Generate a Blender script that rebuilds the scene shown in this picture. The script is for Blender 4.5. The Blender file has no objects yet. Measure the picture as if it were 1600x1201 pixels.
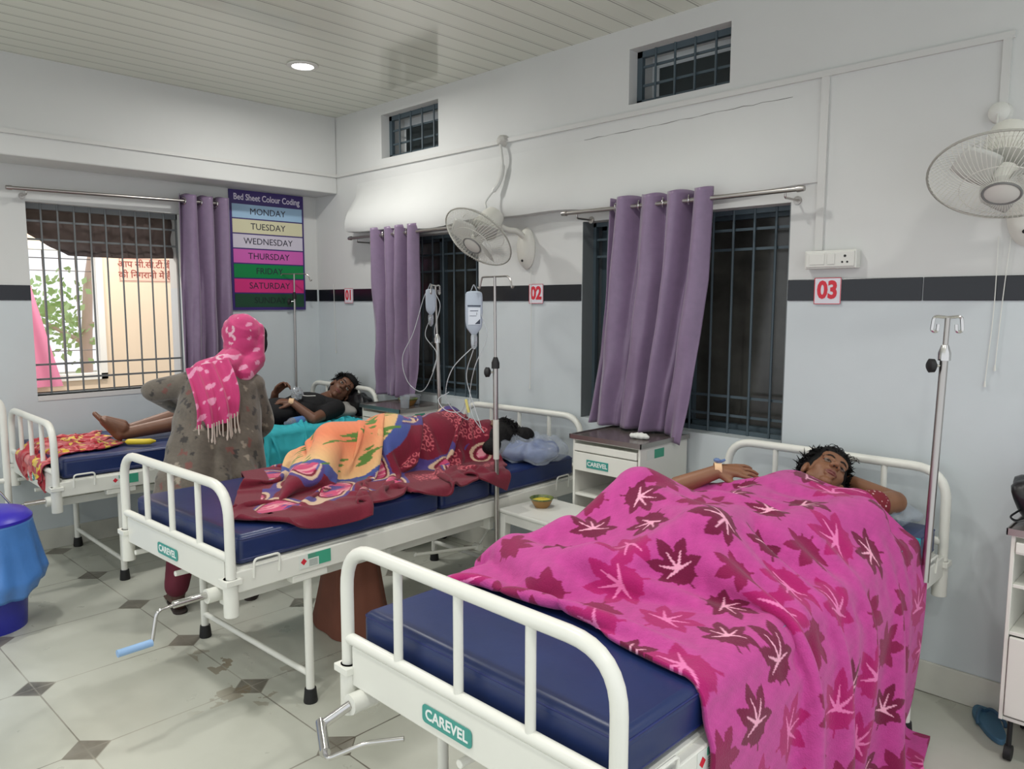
import bpy, bmesh, math, random
import numpy as np
from mathutils import Vector, Matrix, Euler
random.seed(7); np.random.seed(7)
SC = bpy.context.scene
COL = SC.collection
PI = math.pi

# ------------------------------------------------------------------ camera
F_PX, YAW, PITCH, ROLL = 1184.55, 0.77724, 0.10685, 0.0017
CAM = Vector((4.9492, -3.1806, 1.5209))
fw = Vector((-math.sin(YAW)*math.cos(PITCH), math.cos(YAW)*math.cos(PITCH), -math.sin(PITCH)))
rt = Vector((math.cos(YAW), math.sin(YAW), 0)); up = rt.cross(fw)
r2 = rt*math.cos(ROLL)+up*math.sin(ROLL); u2 = up*math.cos(ROLL)-rt*math.sin(ROLL)
cd = bpy.data.cameras.new('camera'); cam = bpy.data.objects.new('camera', cd); COL.objects.link(cam)
cd.sensor_width = 36; cd.lens = F_PX*36/1600; cd.clip_start = .05
cam.matrix_world = Matrix.Translation(CAM) @ Matrix((r2, u2, -fw)).transposed().to_4x4()
SC.camera = cam

# ------------------------------------------------------------------ world, lights, exposure
SC.view_settings.view_transform = 'Standard'; SC.view_settings.look = 'None'
SC.view_settings.exposure = 0.0; SC.view_settings.gamma = 1.0
wd = bpy.data.worlds.new('sky'); SC.world = wd; wd.use_nodes = True
bg = wd.node_tree.nodes['Background']; bg.inputs[0].default_value = (.92, .96, 1.0, 1); bg.inputs[1].default_value = 1.2
LAMP_W = 11.6
CEIL = 2.868
LAMP_XY = [(.95, -.82), (3.05, -1.15), (5.2, -1.15), (.95, -2.7), (3.05, -2.7), (5.2, -2.7), (.95, -4.6), (3.05, -4.6), (5.2, -4.6)]

# ------------------------------------------------------------------ helpers
def lin(c):
    return tuple(((v/255)/12.92 if v/255 <= .04045 else ((v/255+.055)/1.055)**2.4) for v in c)+(1,)

MATS = {}
def mat(name, rgb, rough=.5, metal=0.0, spec=.5, var=0.0, vscale=8.0, bump=0.0, bscale=60.0, alpha=1.0, trans=0.0, emit=0.0, sheen=0.0, coat=0.0, rgb2=None):
    if name in MATS: return MATS[name]
    m = bpy.data.materials.new(name); m.use_nodes = True; nt = m.node_tree; b = nt.nodes['Principled BSDF']
    c = lin(rgb)
    b.inputs['Base Color'].default_value = c; b.inputs['Roughness'].default_value = rough; b.inputs['Metallic'].default_value = metal
    b.inputs['Specular IOR Level'].default_value = spec; b.inputs['Alpha'].default_value = alpha
    b.inputs['Transmission Weight'].default_value = trans
    b.inputs['Sheen Weight'].default_value = sheen; b.inputs['Coat Weight'].default_value = coat
    if emit: b.inputs['Emission Color'].default_value = c; b.inputs['Emission Strength'].default_value = emit
    tc = nt.nodes.new('ShaderNodeTexCoord')
    if var or rgb2:
        n = nt.nodes.new('ShaderNodeTexNoise'); n.inputs['Scale'].default_value = vscale; n.inputs['Detail'].default_value = 5
        nt.links.new(tc.outputs['Object'], n.inputs['Vector'])
        r = nt.nodes.new('ShaderNodeValToRGB'); r.color_ramp.elements[0].position = .32; r.color_ramp.elements[1].position = .68
        r.color_ramp.elements[0].color = lin(rgb2) if rgb2 else tuple(x*(1-var) for x in c[:3])+(1,)
        r.color_ramp.elements[1].color = c if rgb2 else tuple(min(1, x*(1+var)) for x in c[:3])+(1,)
        nt.links.new(n.outputs['Fac'], r.inputs[0]); nt.links.new(r.outputs[0], b.inputs['Base Color'])
    if bump:
        n = nt.nodes.new('ShaderNodeTexNoise'); n.inputs['Scale'].default_value = bscale; n.inputs['Detail'].default_value = 4
        nt.links.new(tc.outputs['Object'], n.inputs['Vector'])
        bp = nt.nodes.new('ShaderNodeBump'); bp.inputs['Strength'].default_value = bump; bp.inputs['Distance'].default_value = .004
        nt.links.new(n.outputs['Fac'], bp.inputs['Height']); nt.links.new(bp.outputs[0], b.inputs['Normal'])
    MATS[name] = m; return m

def vmat(name, rough=.8, bump=.3, bscale=200., sheen=.3):
    m = mat(name, (128, 128, 128), rough, bump=bump, bscale=bscale, sheen=sheen)
    nt = m.node_tree; a = nt.nodes.new('ShaderNodeVertexColor'); a.layer_name = 'Col'
    nt.links.new(a.outputs[0], nt.nodes['Principled BSDF'].inputs['Base Color']); return m

def obj(name, bm, m, parent=None, smooth=True, bevel=0.0, seg=2, sub=0, angle=40, world=False):
    """link a bmesh (or a mesh) as ONE object"""
    if isinstance(bm, bpy.types.Mesh): me = bm
    else:
        me = bpy.data.meshes.new(name); bmesh.ops.recalc_face_normals(bm, faces=bm.faces[:]); bm.to_mesh(me); bm.free()
    o = bpy.data.objects.new(name, me); COL.objects.link(o)
    for mm in (m if isinstance(m, (list, tuple)) else [m]): me.materials.append(mm)
    if smooth:
        me.polygons.foreach_set('use_smooth', [True]*len(me.polygons))
        if angle < 180:
            b2 = bmesh.new(); b2.from_mesh(me)
            for e in b2.edges:
                if len(e.link_faces) == 2 and e.calc_face_angle(0) > math.radians(angle): e.smooth = False
            b2.to_mesh(me); b2.free()
    if parent is not None:
        o.parent = parent
        if world:
            pr, cur = Vector((0, 0, 0)), parent
            while cur: pr += cur.location; cur = cur.parent
            me.transform(Matrix.Translation(-pr))
    if bevel:
        md = o.modifiers.new('bevel', 'BEVEL'); md.width = bevel; md.segments = seg; md.limit_method = 'ANGLE'; md.angle_limit = math.radians(35)
    if sub:
        md = o.modifiers.new('sub', 'SUBSURF'); md.levels = sub; md.render_levels = sub
    return o

def tag(o, label=None, cat=None, group=None, kind=None):
    if label: o['label'] = label
    if cat: o['category'] = cat
    if group: o['group'] = group
    if kind: o['kind'] = kind
    return o
def thing(name, label, cat, loc=(0, 0, 0), rz=0, group=None):
    o = bpy.data.objects.new(name, None); COL.objects.link(o); o.location = loc; o.rotation_euler = (0, 0, rz)
    o.empty_display_size = .1
    return tag(o, label, cat, group)
def structure(o): o['kind'] = 'structure'; return o
def copy_tree(o, parent=None):
    c = o.copy(); COL.objects.link(c); c.parent = parent
    for ch in o.children: copy_tree(ch, c)
    return c

def box(bm, x0, x1, y0, y1, z0, z1, M=None):
    vs = [bm.verts.new((x, y, z)) for x in (x0, x1) for y in (y0, y1) for z in (z0, z1)]
    for f in ((0, 1, 3, 2), (4, 6, 7, 5), (0, 4, 5, 1), (2, 3, 7, 6), (0, 2, 6, 4), (1, 5, 7, 3)):
        bm.faces.new([vs[i] for i in f])
    if M is not None: bmesh.ops.transform(bm, matrix=M, verts=vs)
    return vs
def B(*a, M=None):
    bm = bmesh.new(); box(bm, *a, M=M); return bm
def frames(pts):
    P = [Vector(p) for p in pts]; T = []
    for i in range(len(P)):
        t = (P[min(i+1, len(P)-1)]-P[max(i-1, 0)]); T.append(t.normalized() if t.length > 1e-9 else Vector((0, 0, 1)))
    n = T[0].orthogonal().normalized(); out = []
    for i, t in enumerate(T):
        if i: n = T[i-1].rotation_difference(t) @ n
        n = (n - t*n.dot(t)).normalized(); out.append((P[i], t, n, t.cross(n)))
    return out
def tube(bm, pts, r, seg=10, caps=True, closed=False, flat=1.0):
    rs = r if isinstance(r, (list, tuple)) else [r]*len(pts)
    rings = []
    for (p, t, n, b), rr in zip(frames(pts), rs):
        rings.append([bm.verts.new(p+n*math.cos(2*PI*k/seg)*rr+b*math.sin(2*PI*k/seg)*rr*flat) for k in range(seg)])
    m = len(rings)
    for i in range(m if closed else m-1):
        a, c = rings[i], rings[(i+1) % m]
        for k in range(seg): bm.faces.new((a[k], a[(k+1) % seg], c[(k+1) % seg], c[k]))
    if caps and not closed: bm.faces.new(rings[0][::-1]); bm.faces.new(rings[-1])
    return rings
def T(pts, r, seg=10, **k):
    bm = bmesh.new(); tube(bm, pts, r, seg, **k); return bm
def rounded(pts, rad, n=6):
    """polyline with rounded inner corners"""
    P = [Vector(p) for p in pts]; out = [P[0]]
    for i in range(1, len(P)-1):
        a, b, c = P[i-1], P[i], P[i+1]; d1 = (a-b); d2 = (c-b); rr = min(rad, d1.length*.49, d2.length*.49)
        s, e = b+d1.normalized()*rr, b+d2.normalized()*rr
        for k in range(n+1):
            t = k/n; out.append(s*(1-t)**2+b*2*t*(1-t)+e*t*t)
    out.append(P[-1]); return out
def lathe(bm, prof, seg=32, M=None, a0=0, cap=True):
    rings = []
    for r, z in prof:
        rings.append([bm.verts.new((r*math.cos(2*PI*k/seg+a0), r*math.sin(2*PI*k/seg+a0), z)) for k in range(seg)])
    vs = [v for q in rings for v in q]
    for i in range(len(rings)-1):
        for k in range(seg): bm.faces.new((rings[i][k], rings[i][(k+1) % seg], rings[i+1][(k+1) % seg], rings[i+1][k]))
    if cap and prof[0][0] > 1e-6: bm.faces.new(rings[0][::-1])
    if cap and prof[-1][0] > 1e-6: bm.faces.new(rings[-1])
    if M is not None: bmesh.ops.transform(bm, matrix=M, verts=vs)
    return vs
def L(prof, seg=32, M=None):
    bm = bmesh.new(); lathe(bm, prof, seg, M); bmesh.ops.remove_doubles(bm, verts=bm.verts[:], dist=1e-5); return bm
def ell(bm, c, r, R=None, u=20, v=12):
    M = Matrix.Translation(c) @ ((R.to_4x4()) if R is not None else Matrix()) @ Matrix.Diagonal((r[0], r[1], r[2], 1))
    bmesh.ops.create_uvsphere(bm, u_segments=u, v_segments=v, radius=1, matrix=M)
def grid_mesh(name, P, cols=None, closed_u=False):
    """P: (n,m,3) array -> mesh with optional vertex colours"""
    n, m = P.shape[:2]; idx = np.arange(n*m).reshape(n, m)
    a = idx[:-1, :-1].ravel(); b = idx[1:, :-1].ravel(); c = idx[1:, 1:].ravel(); d = idx[:-1, 1:].ravel()
    f = np.stack([a, b, c, d], 1)
    me = bpy.data.meshes.new(name); me.from_pydata([tuple(v) for v in P.reshape(-1, 3).tolist()], [], f.tolist()); me.update()
    if cols is not None:
        ca = me.color_attributes.new('Col', 'FLOAT_COLOR', 'POINT')
        q = np.ones((n*m, 4), np.float32); q[:, :3] = cols.reshape(-1, 3); ca.data.foreach_set('color', q.ravel())
    return me
FB = {}
def text_mesh(name, s, size, m, parent, M, bold=0.0, align='CENTER', extrude=.0006, sx=1.0):
    cu = bpy.data.curves.new(name, 'FONT'); cu.body = s; cu.size = size; cu.align_x = align; cu.align_y = 'CENTER'
    cu.offset = bold; cu.extrude = extrude; cu.resolution_u = 3
    t = bpy.data.objects.new('tmp', cu); COL.objects.link(t); bpy.context.view_layer.update()
    me = bpy.data.meshes.new_from_object(t.evaluated_get(bpy.context.evaluated_depsgraph_get()))
    bpy.data.objects.remove(t); me.name = name; me.transform(M @ Matrix.Diagonal((sx, 1, 1, 1)))
    me.materials.clear(); me.materials.append(m)
    o = bpy.data.objects.new(name, me); COL.objects.link(o); o.parent = parent; return o
def face_M(origin, right, upv):
    r, u = Vector(right).normalized(), Vector(upv).normalized(); n = r.cross(u)
    return Matrix.Translation(origin) @ Matrix((r, u, n)).transposed().to_4x4()

# ------------------------------------------------------------------ materials
WHITE = mat('white enamel', (226, 226, 218), .32, var=.03, vscale=3)
CHROME = mat('chrome', (200, 198, 196), .18, 1.0)
STEEL = mat('brushed steel', (176, 172, 168), .3, 1.0)
BLACKR = mat('black rubber', (24, 24, 26), .6)
BLUEM = mat('blue vinyl', (26, 44, 92), .36, var=.08, vscale=6, bump=.12, bscale=25, spec=.55)
PIPE = mat('blue piping', (26, 38, 96), .4)
TEAL = mat('teal label', (64, 150, 140), .4)
LWHITE = mat('lettering white', (232, 236, 234), .5)
PVCW = mat('white plastic', (214, 214, 208), .4)
WALLW = mat('wall paint white', (208, 209, 207), .6, var=.025, vscale=2.2, bump=.25, bscale=14)
WALLG = mat('dado paint pale grey', (200, 207, 210), .45, var=.03, vscale=2.5, bump=.2, bscale=12)
SLATE = mat('slate window paint', (72, 86, 94), .45)
BARG = mat('grey painted bars', (112, 116, 118), .45)
DKGLASS = mat('dark tinted glass', (62, 62, 58), .2, spec=.6, var=.35, vscale=6)
TAGW = mat('sign white', (216, 214, 222), .5)
RED = mat('sign red', (205, 40, 58), .5)
BLACKG = mat('black glazed tile', (16, 19, 27), .22)

# ------------------------------------------------------------------ room shell
XL, XB = -.30, 0.0            # lower left wall plane, beam face
X1, Y0 = 6.6, -6.0
def wall_x(bm, x0, x1, y0, y1, z0, z1, holes):
    """boxes around rectangular holes; wall lies in the XZ plane, holes = (xa,xb,za,zb)"""
    xs = sorted({x0, x1} | {h[0] for h in holes} | {h[1] for h in holes}); zs = sorted({z0, z1} | {h[2] for h in holes} | {h[3] for h in holes})
    for a, b in zip(xs[:-1], xs[1:]):
        for c, d in zip(zs[:-1], zs[1:]):
            if any(h[0]-1e-6 <= a and b <= h[1]+1e-6 and h[2]-1e-6 <= c and d <= h[3]+1e-6 for h in holes): continue
            box(bm, a, b, y0, y1, c, d)
W2 = (.45, 1.535, .915, 1.965); W3 = (2.345, 3.487, .905, 1.95)
VA = (.56, 1.165, 2.505, 2.795); VB = (2.63, 3.18, 2.50, 2.765)
bm = bmesh.new(); wall_x(bm, -.55, X1, 0, .24, 1.62, 3.0, [h if h[2] > 1.62 else (h[0], h[1], 1.62, h[3]) for h in (W2, W3, VA, VB)])
lo = bmesh.new(); wall_x(lo, -.55, X1, 0, .24, 0, 1.62, [(h[0], h[1], h[2], 1.62) for h in (W2, W3)])
n1 = len(bm.faces); me_t = bpy.data.meshes.new('t'); lo.to_mesh(me_t); lo.free(); bm.from_mesh(me_t); bm.faces.ensure_lookup_table()
for f in bm.faces[n1:]: f.material_index = 1
bmesh.ops.remove_doubles(bm, verts=bm.verts[:], dist=1e-5)
structure(obj('wall_back', bm, [WALLW, WALLG], smooth=False))
LW = (-1.945, -1.04, .955, 2.115)
def lw(z0, z1, holes):
    bm = bmesh.new(); wall_x(bm, Y0, 0, 0, .22, z0, z1, holes)
    bmesh.ops.transform(bm, matrix=Matrix(((0, -1, 0, XL), (1, 0, 0, 0), (0, 0, 1, 0), (0, 0, 0, 1))), verts=bm.verts[:]); return bm
bm = lw(1.62, 3.0, [(LW[0], LW[1], 1.62, LW[3])]); lo = lw(0, 1.62, [(LW[0], LW[1], LW[2], 1.62)])
n1 = len(bm.faces); lo.to_mesh(me_t); lo.free(); bm.from_mesh(me_t); bm.faces.ensure_lookup_table()
for f in bm.faces[n1:]: f.material_index = 1
structure(obj('wall_left', bm, [WALLW, WALLG], smooth=False))
structure(obj('trim_1', B(XL+.001, XB, Y0, -.001, 2.322, 3.0), WALLW, smooth=False, bevel=.008))     # the beam over the left wall

# black tile band on both walls (trim_2) with joints
bm = bmesh.new()
for a, b in ((XL+.02, .448), (1.537, 2.343), (3.489, 4.02), (4.024, 4.56), (4.564, 5.1), (5.104, X1)):
    box(bm, a, b, -.006, 0, 1.533, 1.622)
for a, b in ((Y0, -1.947), (-1.038, -.62), (-.616, -.012)):
    box(bm, XL, XL+.006, a, b, 1.533, 1.622)
structure(obj('trim_2', bm, BLACKG, smooth=False, bevel=.002))
# skirting
SK = mat('skirting tile', (205, 204, 194), .35, var=.06, vscale=5)
structure(obj('baseboard_back', B(XL, X1, -.012, 0, 0, .125), SK, smooth=False, bevel=.003))
structure(obj('baseboard_left', B(XL, XL+.012, Y0, -.012, 0, .125), SK, smooth=False, bevel=.003))

# floor with octagon-and-diamond tiles
fm = bpy.data.materials.new('octagon tile floor'); fm.use_nodes = True; nt = fm.node_tree; ln = nt.links
def N(t, **k):
    n = nt.nodes.new(t)
    for a, b in k.items(): setattr(n, a, b)
    return n
def MA(op, a, b=None, c=None):
    n = N('ShaderNodeMath', operation=op)
    for i, v in enumerate((a, b, c)):
        if v is None: continue
        if isinstance(v, (int, float)): n.inputs[i].default_value = v
        else: ln.new(v, n.inputs[i])
    return n.outputs[0]
def MIX(f, a, b):
    n = N('ShaderNodeMix', data_type='RGBA')
    for s, v in ((0, f), (6, a), (7, b)):
        if isinstance(v, (int, float, tuple)): n.inputs[s].default_value = v
        else: ln.new(v, n.inputs[s])
    return n.outputs[2]
tc = N('ShaderNodeTexCoord'); sp = N('ShaderNodeSeparateXYZ'); ln.new(tc.outputs['Object'], sp.inputs[0])
gx, gy, gt = .38718, -1.89547, .02187
dx = MA('SUBTRACT', sp.outputs[0], gx); dy = MA('SUBTRACT', sp.outputs[1], gy)
ca, sa = math.cos(gt)/.6, math.sin(gt)/.6
ga = MA('ADD', MA('MULTIPLY', dx, ca), MA('MULTIPLY', dy, sa)); gb = MA('SUBTRACT', MA('MULTIPLY', dy, ca), MA('MULTIPLY', dx, sa))
fa = MA('ABSOLUTE', MA('SUBTRACT', ga, MA('ROUND', ga))); fb = MA('ABSOLUTE', MA('SUBTRACT', gb, MA('ROUND', gb)))
s_ = MA('ADD', fa, fb)
diamond = MA('LESS_THAN', s_, .128)
dedge = MA('LESS_THAN', MA('ABSOLUTE', MA('SUBTRACT', s_, .130)), .005)
nz = N('ShaderNodeTexNoise'); nz.inputs['Scale'].default_value = 1.6; nz.inputs['Detail'].default_value = 6; ln.new(tc.outputs['Object'], nz.inputs['Vector'])
nf = N('ShaderNodeTexNoise'); nf.inputs['Scale'].default_value = 7; nf.inputs['Detail'].default_value = 8; ln.new(tc.outputs['Object'], nf.inputs['Vector'])
gw = MA('ADD', MA('MULTIPLY', nf.outputs['Fac'], .008), .0005)
grout = MA('MAXIMUM', MA('LESS_THAN', MA('MINIMUM', fa, fb), gw), dedge)
ramp = N('ShaderNodeValToRGB'); ramp.color_ramp.elements[0].position = .3; ramp.color_ramp.elements[0].color = lin((174, 175, 163)); ramp.color_ramp.elements[1].position = .62; ramp.color_ramp.elements[1].color = lin((198, 199, 188))
ln.new(nz.outputs['Fac'], ramp.inputs[0])
ramp2 = N('ShaderNodeValToRGB'); ramp2.color_ramp.elements[0].position = .35; ramp2.color_ramp.elements[0].color = lin((104, 100, 90)); ramp2.color_ramp.elements[1].position = .65; ramp2.color_ramp.elements[1].color = lin((140, 136, 126))
ln.new(nf.outputs['Fac'], ramp2.inputs[0])
gr = N('ShaderNodeValToRGB'); gr.color_ramp.elements[0].position = .4; gr.color_ramp.elements[0].color = lin((74, 64, 52)); gr.color_ramp.elements[1].position = .62; gr.color_ramp.elements[1].color = lin((170, 166, 154))
ln.new(nz.outputs['Fac'], gr.inputs[0])
# brown grime around the joints near the foot of the middle bed
def blotch(cx, cy, r):
    ddx = MA('SUBTRACT', sp.outputs[0], cx); ddy = MA('SUBTRACT', sp.outputs[1], cy)
    d = MA('SQRT', MA('ADD', MA('MULTIPLY', ddx, ddx), MA('MULTIPLY', ddy, ddy)))
    return MA('MAXIMUM', MA('SUBTRACT', 1.0, MA('DIVIDE', d, r)), 0.0)
bl = MA('MAXIMUM', blotch(1.93, -1.84, .42), blotch(2.2, -1.85, .3))
stain = MA('MULTIPLY', MA('MULTIPLY', bl, MA('GREATER_THAN', nf.outputs['Fac'], .56)), MA('LESS_THAN', MA('MINIMUM', fa, MA('MINIMUM', fb, 1.0)), .09))
c1 = MIX(diamond, ramp.outputs[0], ramp2.outputs[0]); c2 = MIX(MA('MULTIPLY', stain, .8), c1, lin((128, 112, 88))); c3 = MIX(MA('MULTIPLY', grout, .8), c2, gr.outputs[0])
pb = nt.nodes['Principled BSDF']; ln.new(c3, pb.inputs['Base Color'])
rg = MA('ADD', .22, MA('MULTIPLY', nf.outputs['Fac'], .16)); ln.new(rg, pb.inputs['Roughness'])
structure(obj('floor', B(-.52, X1, Y0, .24, -.1, 0), fm, smooth=False))

# ceiling of glossy PVC strips
cm = bpy.data.materials.new('pvc strip ceiling'); cm.use_nodes = True; nt = cm.node_tree; ln = nt.links
tc = N('ShaderNodeTexCoord'); sp = N('ShaderNodeSeparateXYZ'); ln.new(tc.outputs['Object'], sp.inputs[0])
t1 = MA('FRACT', MA('DIVIDE', MA('ADD', sp.outputs[0], .55), .125))
g1 = MA('LESS_THAN', MA('ABSOLUTE', MA('SUBTRACT', t1, .5)), .028); g2 = MA('LESS_THAN', MA('ABSOLUTE', MA('SUBTRACT', t1, .62)), .02)
g = MA('MAXIMUM', g1, MA('MULTIPLY', g2, .5))
pb = nt.nodes['Principled BSDF']
ln.new(MIX(g, lin((214, 216, 203)), lin((150, 151, 141))), pb.inputs['Base Color'])
pb.inputs['Roughness'].default_value = .13; pb.inputs['Specular IOR Level'].default_value = .55
bp = N('ShaderNodeBump'); bp.inputs['Strength'].default_value = .35; bp.inputs['Distance'].default_value = .004; ln.new(MA('SUBTRACT', 1.0, g), bp.inputs['Height']); ln.new(bp.outputs[0], pb.inputs['Normal'])
structure(obj('ceiling', B(-.52, X1, Y0, .24, CEIL, CEIL+.08), cm, smooth=False))

# plaster overhang above the windows
nx, nz_ = 60, 16
P = np.zeros((nx+1, nz_+1, 3))
for i in range(nx+1):
    x = .26+(3.62-.26)*i/nx
    amp = .15*(1-.66*min(1, max(0, (x-.5)/2.3)))*min(1, (x-.24)/.05, max(0, (3.64-x)/.5))
    zb = 2.005+.012*math.sin(x*4.1)+.008*math.sin(x*9)
    for j in range(nz_+1):
        t = j/nz_
        z = 2.37-(2.37-zb)*min(1, t*1.25) if t < .8 else zb
        d = amp*(math.sin(min(1, t/.72)*PI/2)**1.6)
        if t >= .8: d = amp*(1-(t-.8)/.2)
        P[i, j] = (x, -d-.0005+.0*z, z-.012*math.sin(min(1, max(0, t-.6)/.2)*PI)*0)
structure(obj('trim_3', grid_mesh('trim_3', P), WALLW, angle=50))

# cable ducts along the walls
bm = bmesh.new()
box(bm, 0, 4.27, -.014, 0, 2.438, 2.462); box(bm, 3.60, 3.632, -.012, 0, 1.74, 2.438); box(bm, 4.235, 4.262, -.012, 0, 2.2, 2.438)
box(bm, 0, .014, Y0, -.014, 2.438, 2.462)
structure(obj('trim_4', bm, mat('duct plastic', (206, 206, 203), .5), smooth=False))

bm = bmesh.new()
tube(bm, [(2.35+.045*k, -.0005, 2.372+.0006*k+random.uniform(-.003, .003)) for k in range(26)], [random.choice((.0006, .001, .0016)) for k in range(26)], 4)
structure(obj('trim_5', bm, mat('plaster crack', (120, 118, 114), .9)))
# ------------------------------------------------------------------ windows
def grille(x0, x1, z0, z1, y, nv, hz, r=.006, fr=.022, fs=None, zb=None):
    bm = bmesh.new(); fs = fr if fs is None else fs
    for a, w in ((z0+fs/2, fs), (z1-fr/2, fr)): box(bm, x0, x1, y-.012, y+.012, a-w/2, a+w/2)
    for a in (x0+fs/2, x1-fs/2): box(bm, a-fs/2, a+fs/2, y-.012, y+.012, z0, z1)
    for k in range(1, nv+1):
        x = x0+(x1-x0)*k/(nv+1); tube(bm, [(x, y-.014, z0), (x, y-.014, z1)], r, 8)
    for z in hz: box(bm, x0, x1, y-.004, y+.004, z-.006, z+.006)
    return bm
def back_window(name, W, nv, hz):
    w = bpy.data.objects.new(name, None); COL.objects.link(w); structure(w); w.location = (W[0], .1, W[2])
    structure(obj('window_grille', grille(W[0], W[1], W[2], W[3], .10, nv, hz), SLATE, w, world=True))
    bm = bmesh.new(); box(bm, W[0], W[1], .20, .21, W[2], W[3]); structure(obj('window_glass', bm, DKGLASS, w, smooth=False, world=True))
    bm = bmesh.new()
    for a, b in ((W[0], W[0]+.035), (W[1]-.035, W[1]), ((W[0]+W[1])/2-.02, (W[0]+W[1])/2+.02)): box(bm, a, b, .165, .2, W[2], W[3])
    for c in (W[2], W[3]-.035): box(bm, W[0], W[1], .165, .2, c, c+.035)
    structure(obj('window_frame', bm, SLATE, w, smooth=False, world=True))
    bm = bmesh.new()
    for a in (W[0], W[1]-.004): box(bm, a, a+.004, .0, .2, W[2], W[3])
    structure(obj('window_reveal', bm, mat('reveal slate paint', (112, 118, 120), .5), w, smooth=False, world=True))
    return w
back_window('window_2', W2, 9, (1.84, 1.73, 1.10, 1.0))
back_window('window_3', W3, 10, (1.86, 1.77, 1.08, .99))
def vent(name, V):
    w = bpy.data.objects.new(name, None); COL.objects.link(w); structure(w); w.location = (V[0], .08, V[2])
    structure(obj('window_grille', grille(V[0], V[1], V[2], V[3], .08, 4, (V[2]+.10, V[2]+.19), .006, .03), SLATE, w, world=True))
    structure(obj('window_glass', B(V[0], V[1], .20, .21, V[2], V[3]), mat('daylight tone glass', (232, 236, 238), .3), w, smooth=False, world=True))  # opaque pane, coloured pale in place of daylight from outside
    structure(obj('window_shutter', B(V[0]+.07, V[1], .16, .175, V[2]+.01, V[3]-.07), mat('ventilator board', (42, 50, 52), .5), w, smooth=False, world=True))
    return w
vent('window_4', VA); vent('window_5', VB)
# left window with its grille
w1 = bpy.data.objects.new('window_1', None); COL.objects.link(w1); structure(w1); w1.location = (XL-.1, -1.5, .95)
bm = grille(LW[0], LW[1], LW[2], LW[3], .0, 9, (2.01, 1.90, 1.14, 1.05), .0055, .035, .008)
bmesh.ops.transform(bm, matrix=Matrix(((0, -1, 0, XL-.07), (1, 0, 0, 0), (0, 0, 1, 0), (0, 0, 0, 1))), verts=bm.verts[:])
structure(obj('window_grille', bm, BARG, w1, world=True))
structure(obj('window_sill', B(XL-.22, XL+.004, LW[0], LW[1], LW[2]-.03, LW[2]), WALLW, w1, smooth=False, world=True))

# the corridor beyond the left window
BEIGE = mat('corridor wall beige', (222, 202, 178), .6, var=.02, vscale=2)
OX = -2.0; OW = (-1.66, -1.02, .88, 1.99)
bm = bmesh.new(); wall_x(bm, -3.4, .6, 0, .15, 0, 2.9, [OW])
bmesh.ops.transform(bm, matrix=Matrix(((0, -1, 0, OX), (1, 0, 0, 0), (0, 0, 1, 0), (0, 0, 0, 1))), verts=bm.verts[:])
structure(obj('wall_corridor', bm, BEIGE, smooth=False))
structure(obj('floor_corridor', B(OX-.15, -.52, -3.4, .6, -.1, 0), mat('corridor floor', (170, 160, 145), .4), smooth=False))
structure(obj('ceiling_corridor', B(OX-.15, -.52, -3.4, .6, 2.72, 2.8), mat('corridor ceiling', (222, 218, 212), .6), smooth=False))
w6 = bpy.data.objects.new('window_6', None); COL.objects.link(w6); structure(w6); w6.location = (OX, -1.3, .86)
bm = bmesh.new()
for a, b, c, d in ((OW[0], OW[0]+.05, OW[2], OW[3]), (OW[1]-.05, OW[1], OW[2], OW[3]), (OW[0], OW[1], OW[2], OW[2]+.05), (OW[0], OW[1], OW[3]-.05, OW[3])):
    box(bm, OX-.1, OX+.02, a, b, c, d)
structure(obj('window_frame', bm, mat('white window frame', (228, 226, 220), .4), w6, smooth=False, world=True))
bm = bmesh.new()
for k in range(1, 5): tube(bm, [(OX-.13, OW[0]+.6*k/5, OW[2]), (OX-.13, OW[0]+.6*k/5, OW[3])], .005, 6)
for z in (1.02, 1.12, 1.78, 1.88): tube(bm, [(OX-.13, OW[0], z), (OX-.13, OW[1], z)], .004, 6)
structure(obj('window_grille', bm, mat('outer grille', (120, 112, 108), .5), w6, world=True))
# garden beyond: ground and a small tree
tag(obj('garden_ground', B(-14, OX-.15, -10, 10, -.3, -.02), mat('sunlit ground', (186, 178, 160), .9), smooth=False), kind='structure')
tr = thing('tree', 'small green tree seen through the bright corridor window', 'tree', (-4.6, -.45, -.02))
obj('trunk', T([(-4.6, -.45, -.02), (-4.58, -.42, 1.0), (-4.62, -.36, 1.7), (-4.5, -.25, 2.6)], [.07, .06, .05, .03]), mat('bark', (206, 180, 166), .9), tr, world=True)
bm = bmesh.new(); tube(bm, [(-4.6, -.42, 1.05), (-4.7, -.8, 1.3), (-4.8, -1.1, 1.35)], [.03, .02, .01], 6); tube(bm, [(-4.6, -.4, 1.3), (-4.6, 0, 1.15), (-4.6, .3, 1.0)], [.03, .02, .01], 6)
obj('branch', bm, mat('bark', (150, 124, 108)), tr, world=True)
bm = bmesh.new()
for k in range(420):
    c = Vector((-4.8+random.gauss(0, .3), -.75+random.gauss(0, .28), 1.35+random.gauss(0, .22)))
    a = Vector((random.gauss(0, 1), random.gauss(0, 1), random.gauss(0, 1))).normalized(); b = a.orthogonal()
    s = .05
    bm.faces.new([bm.verts.new(c+a*s), bm.verts.new(c+b*s*.5), bm.verts.new(c-a*s), bm.verts.new(c-b*s*.5)])
tag(obj('foliage', bm, mat('leaf green', (186, 212, 150), .6), tr, smooth=False, world=True), kind='stuff')

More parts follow.
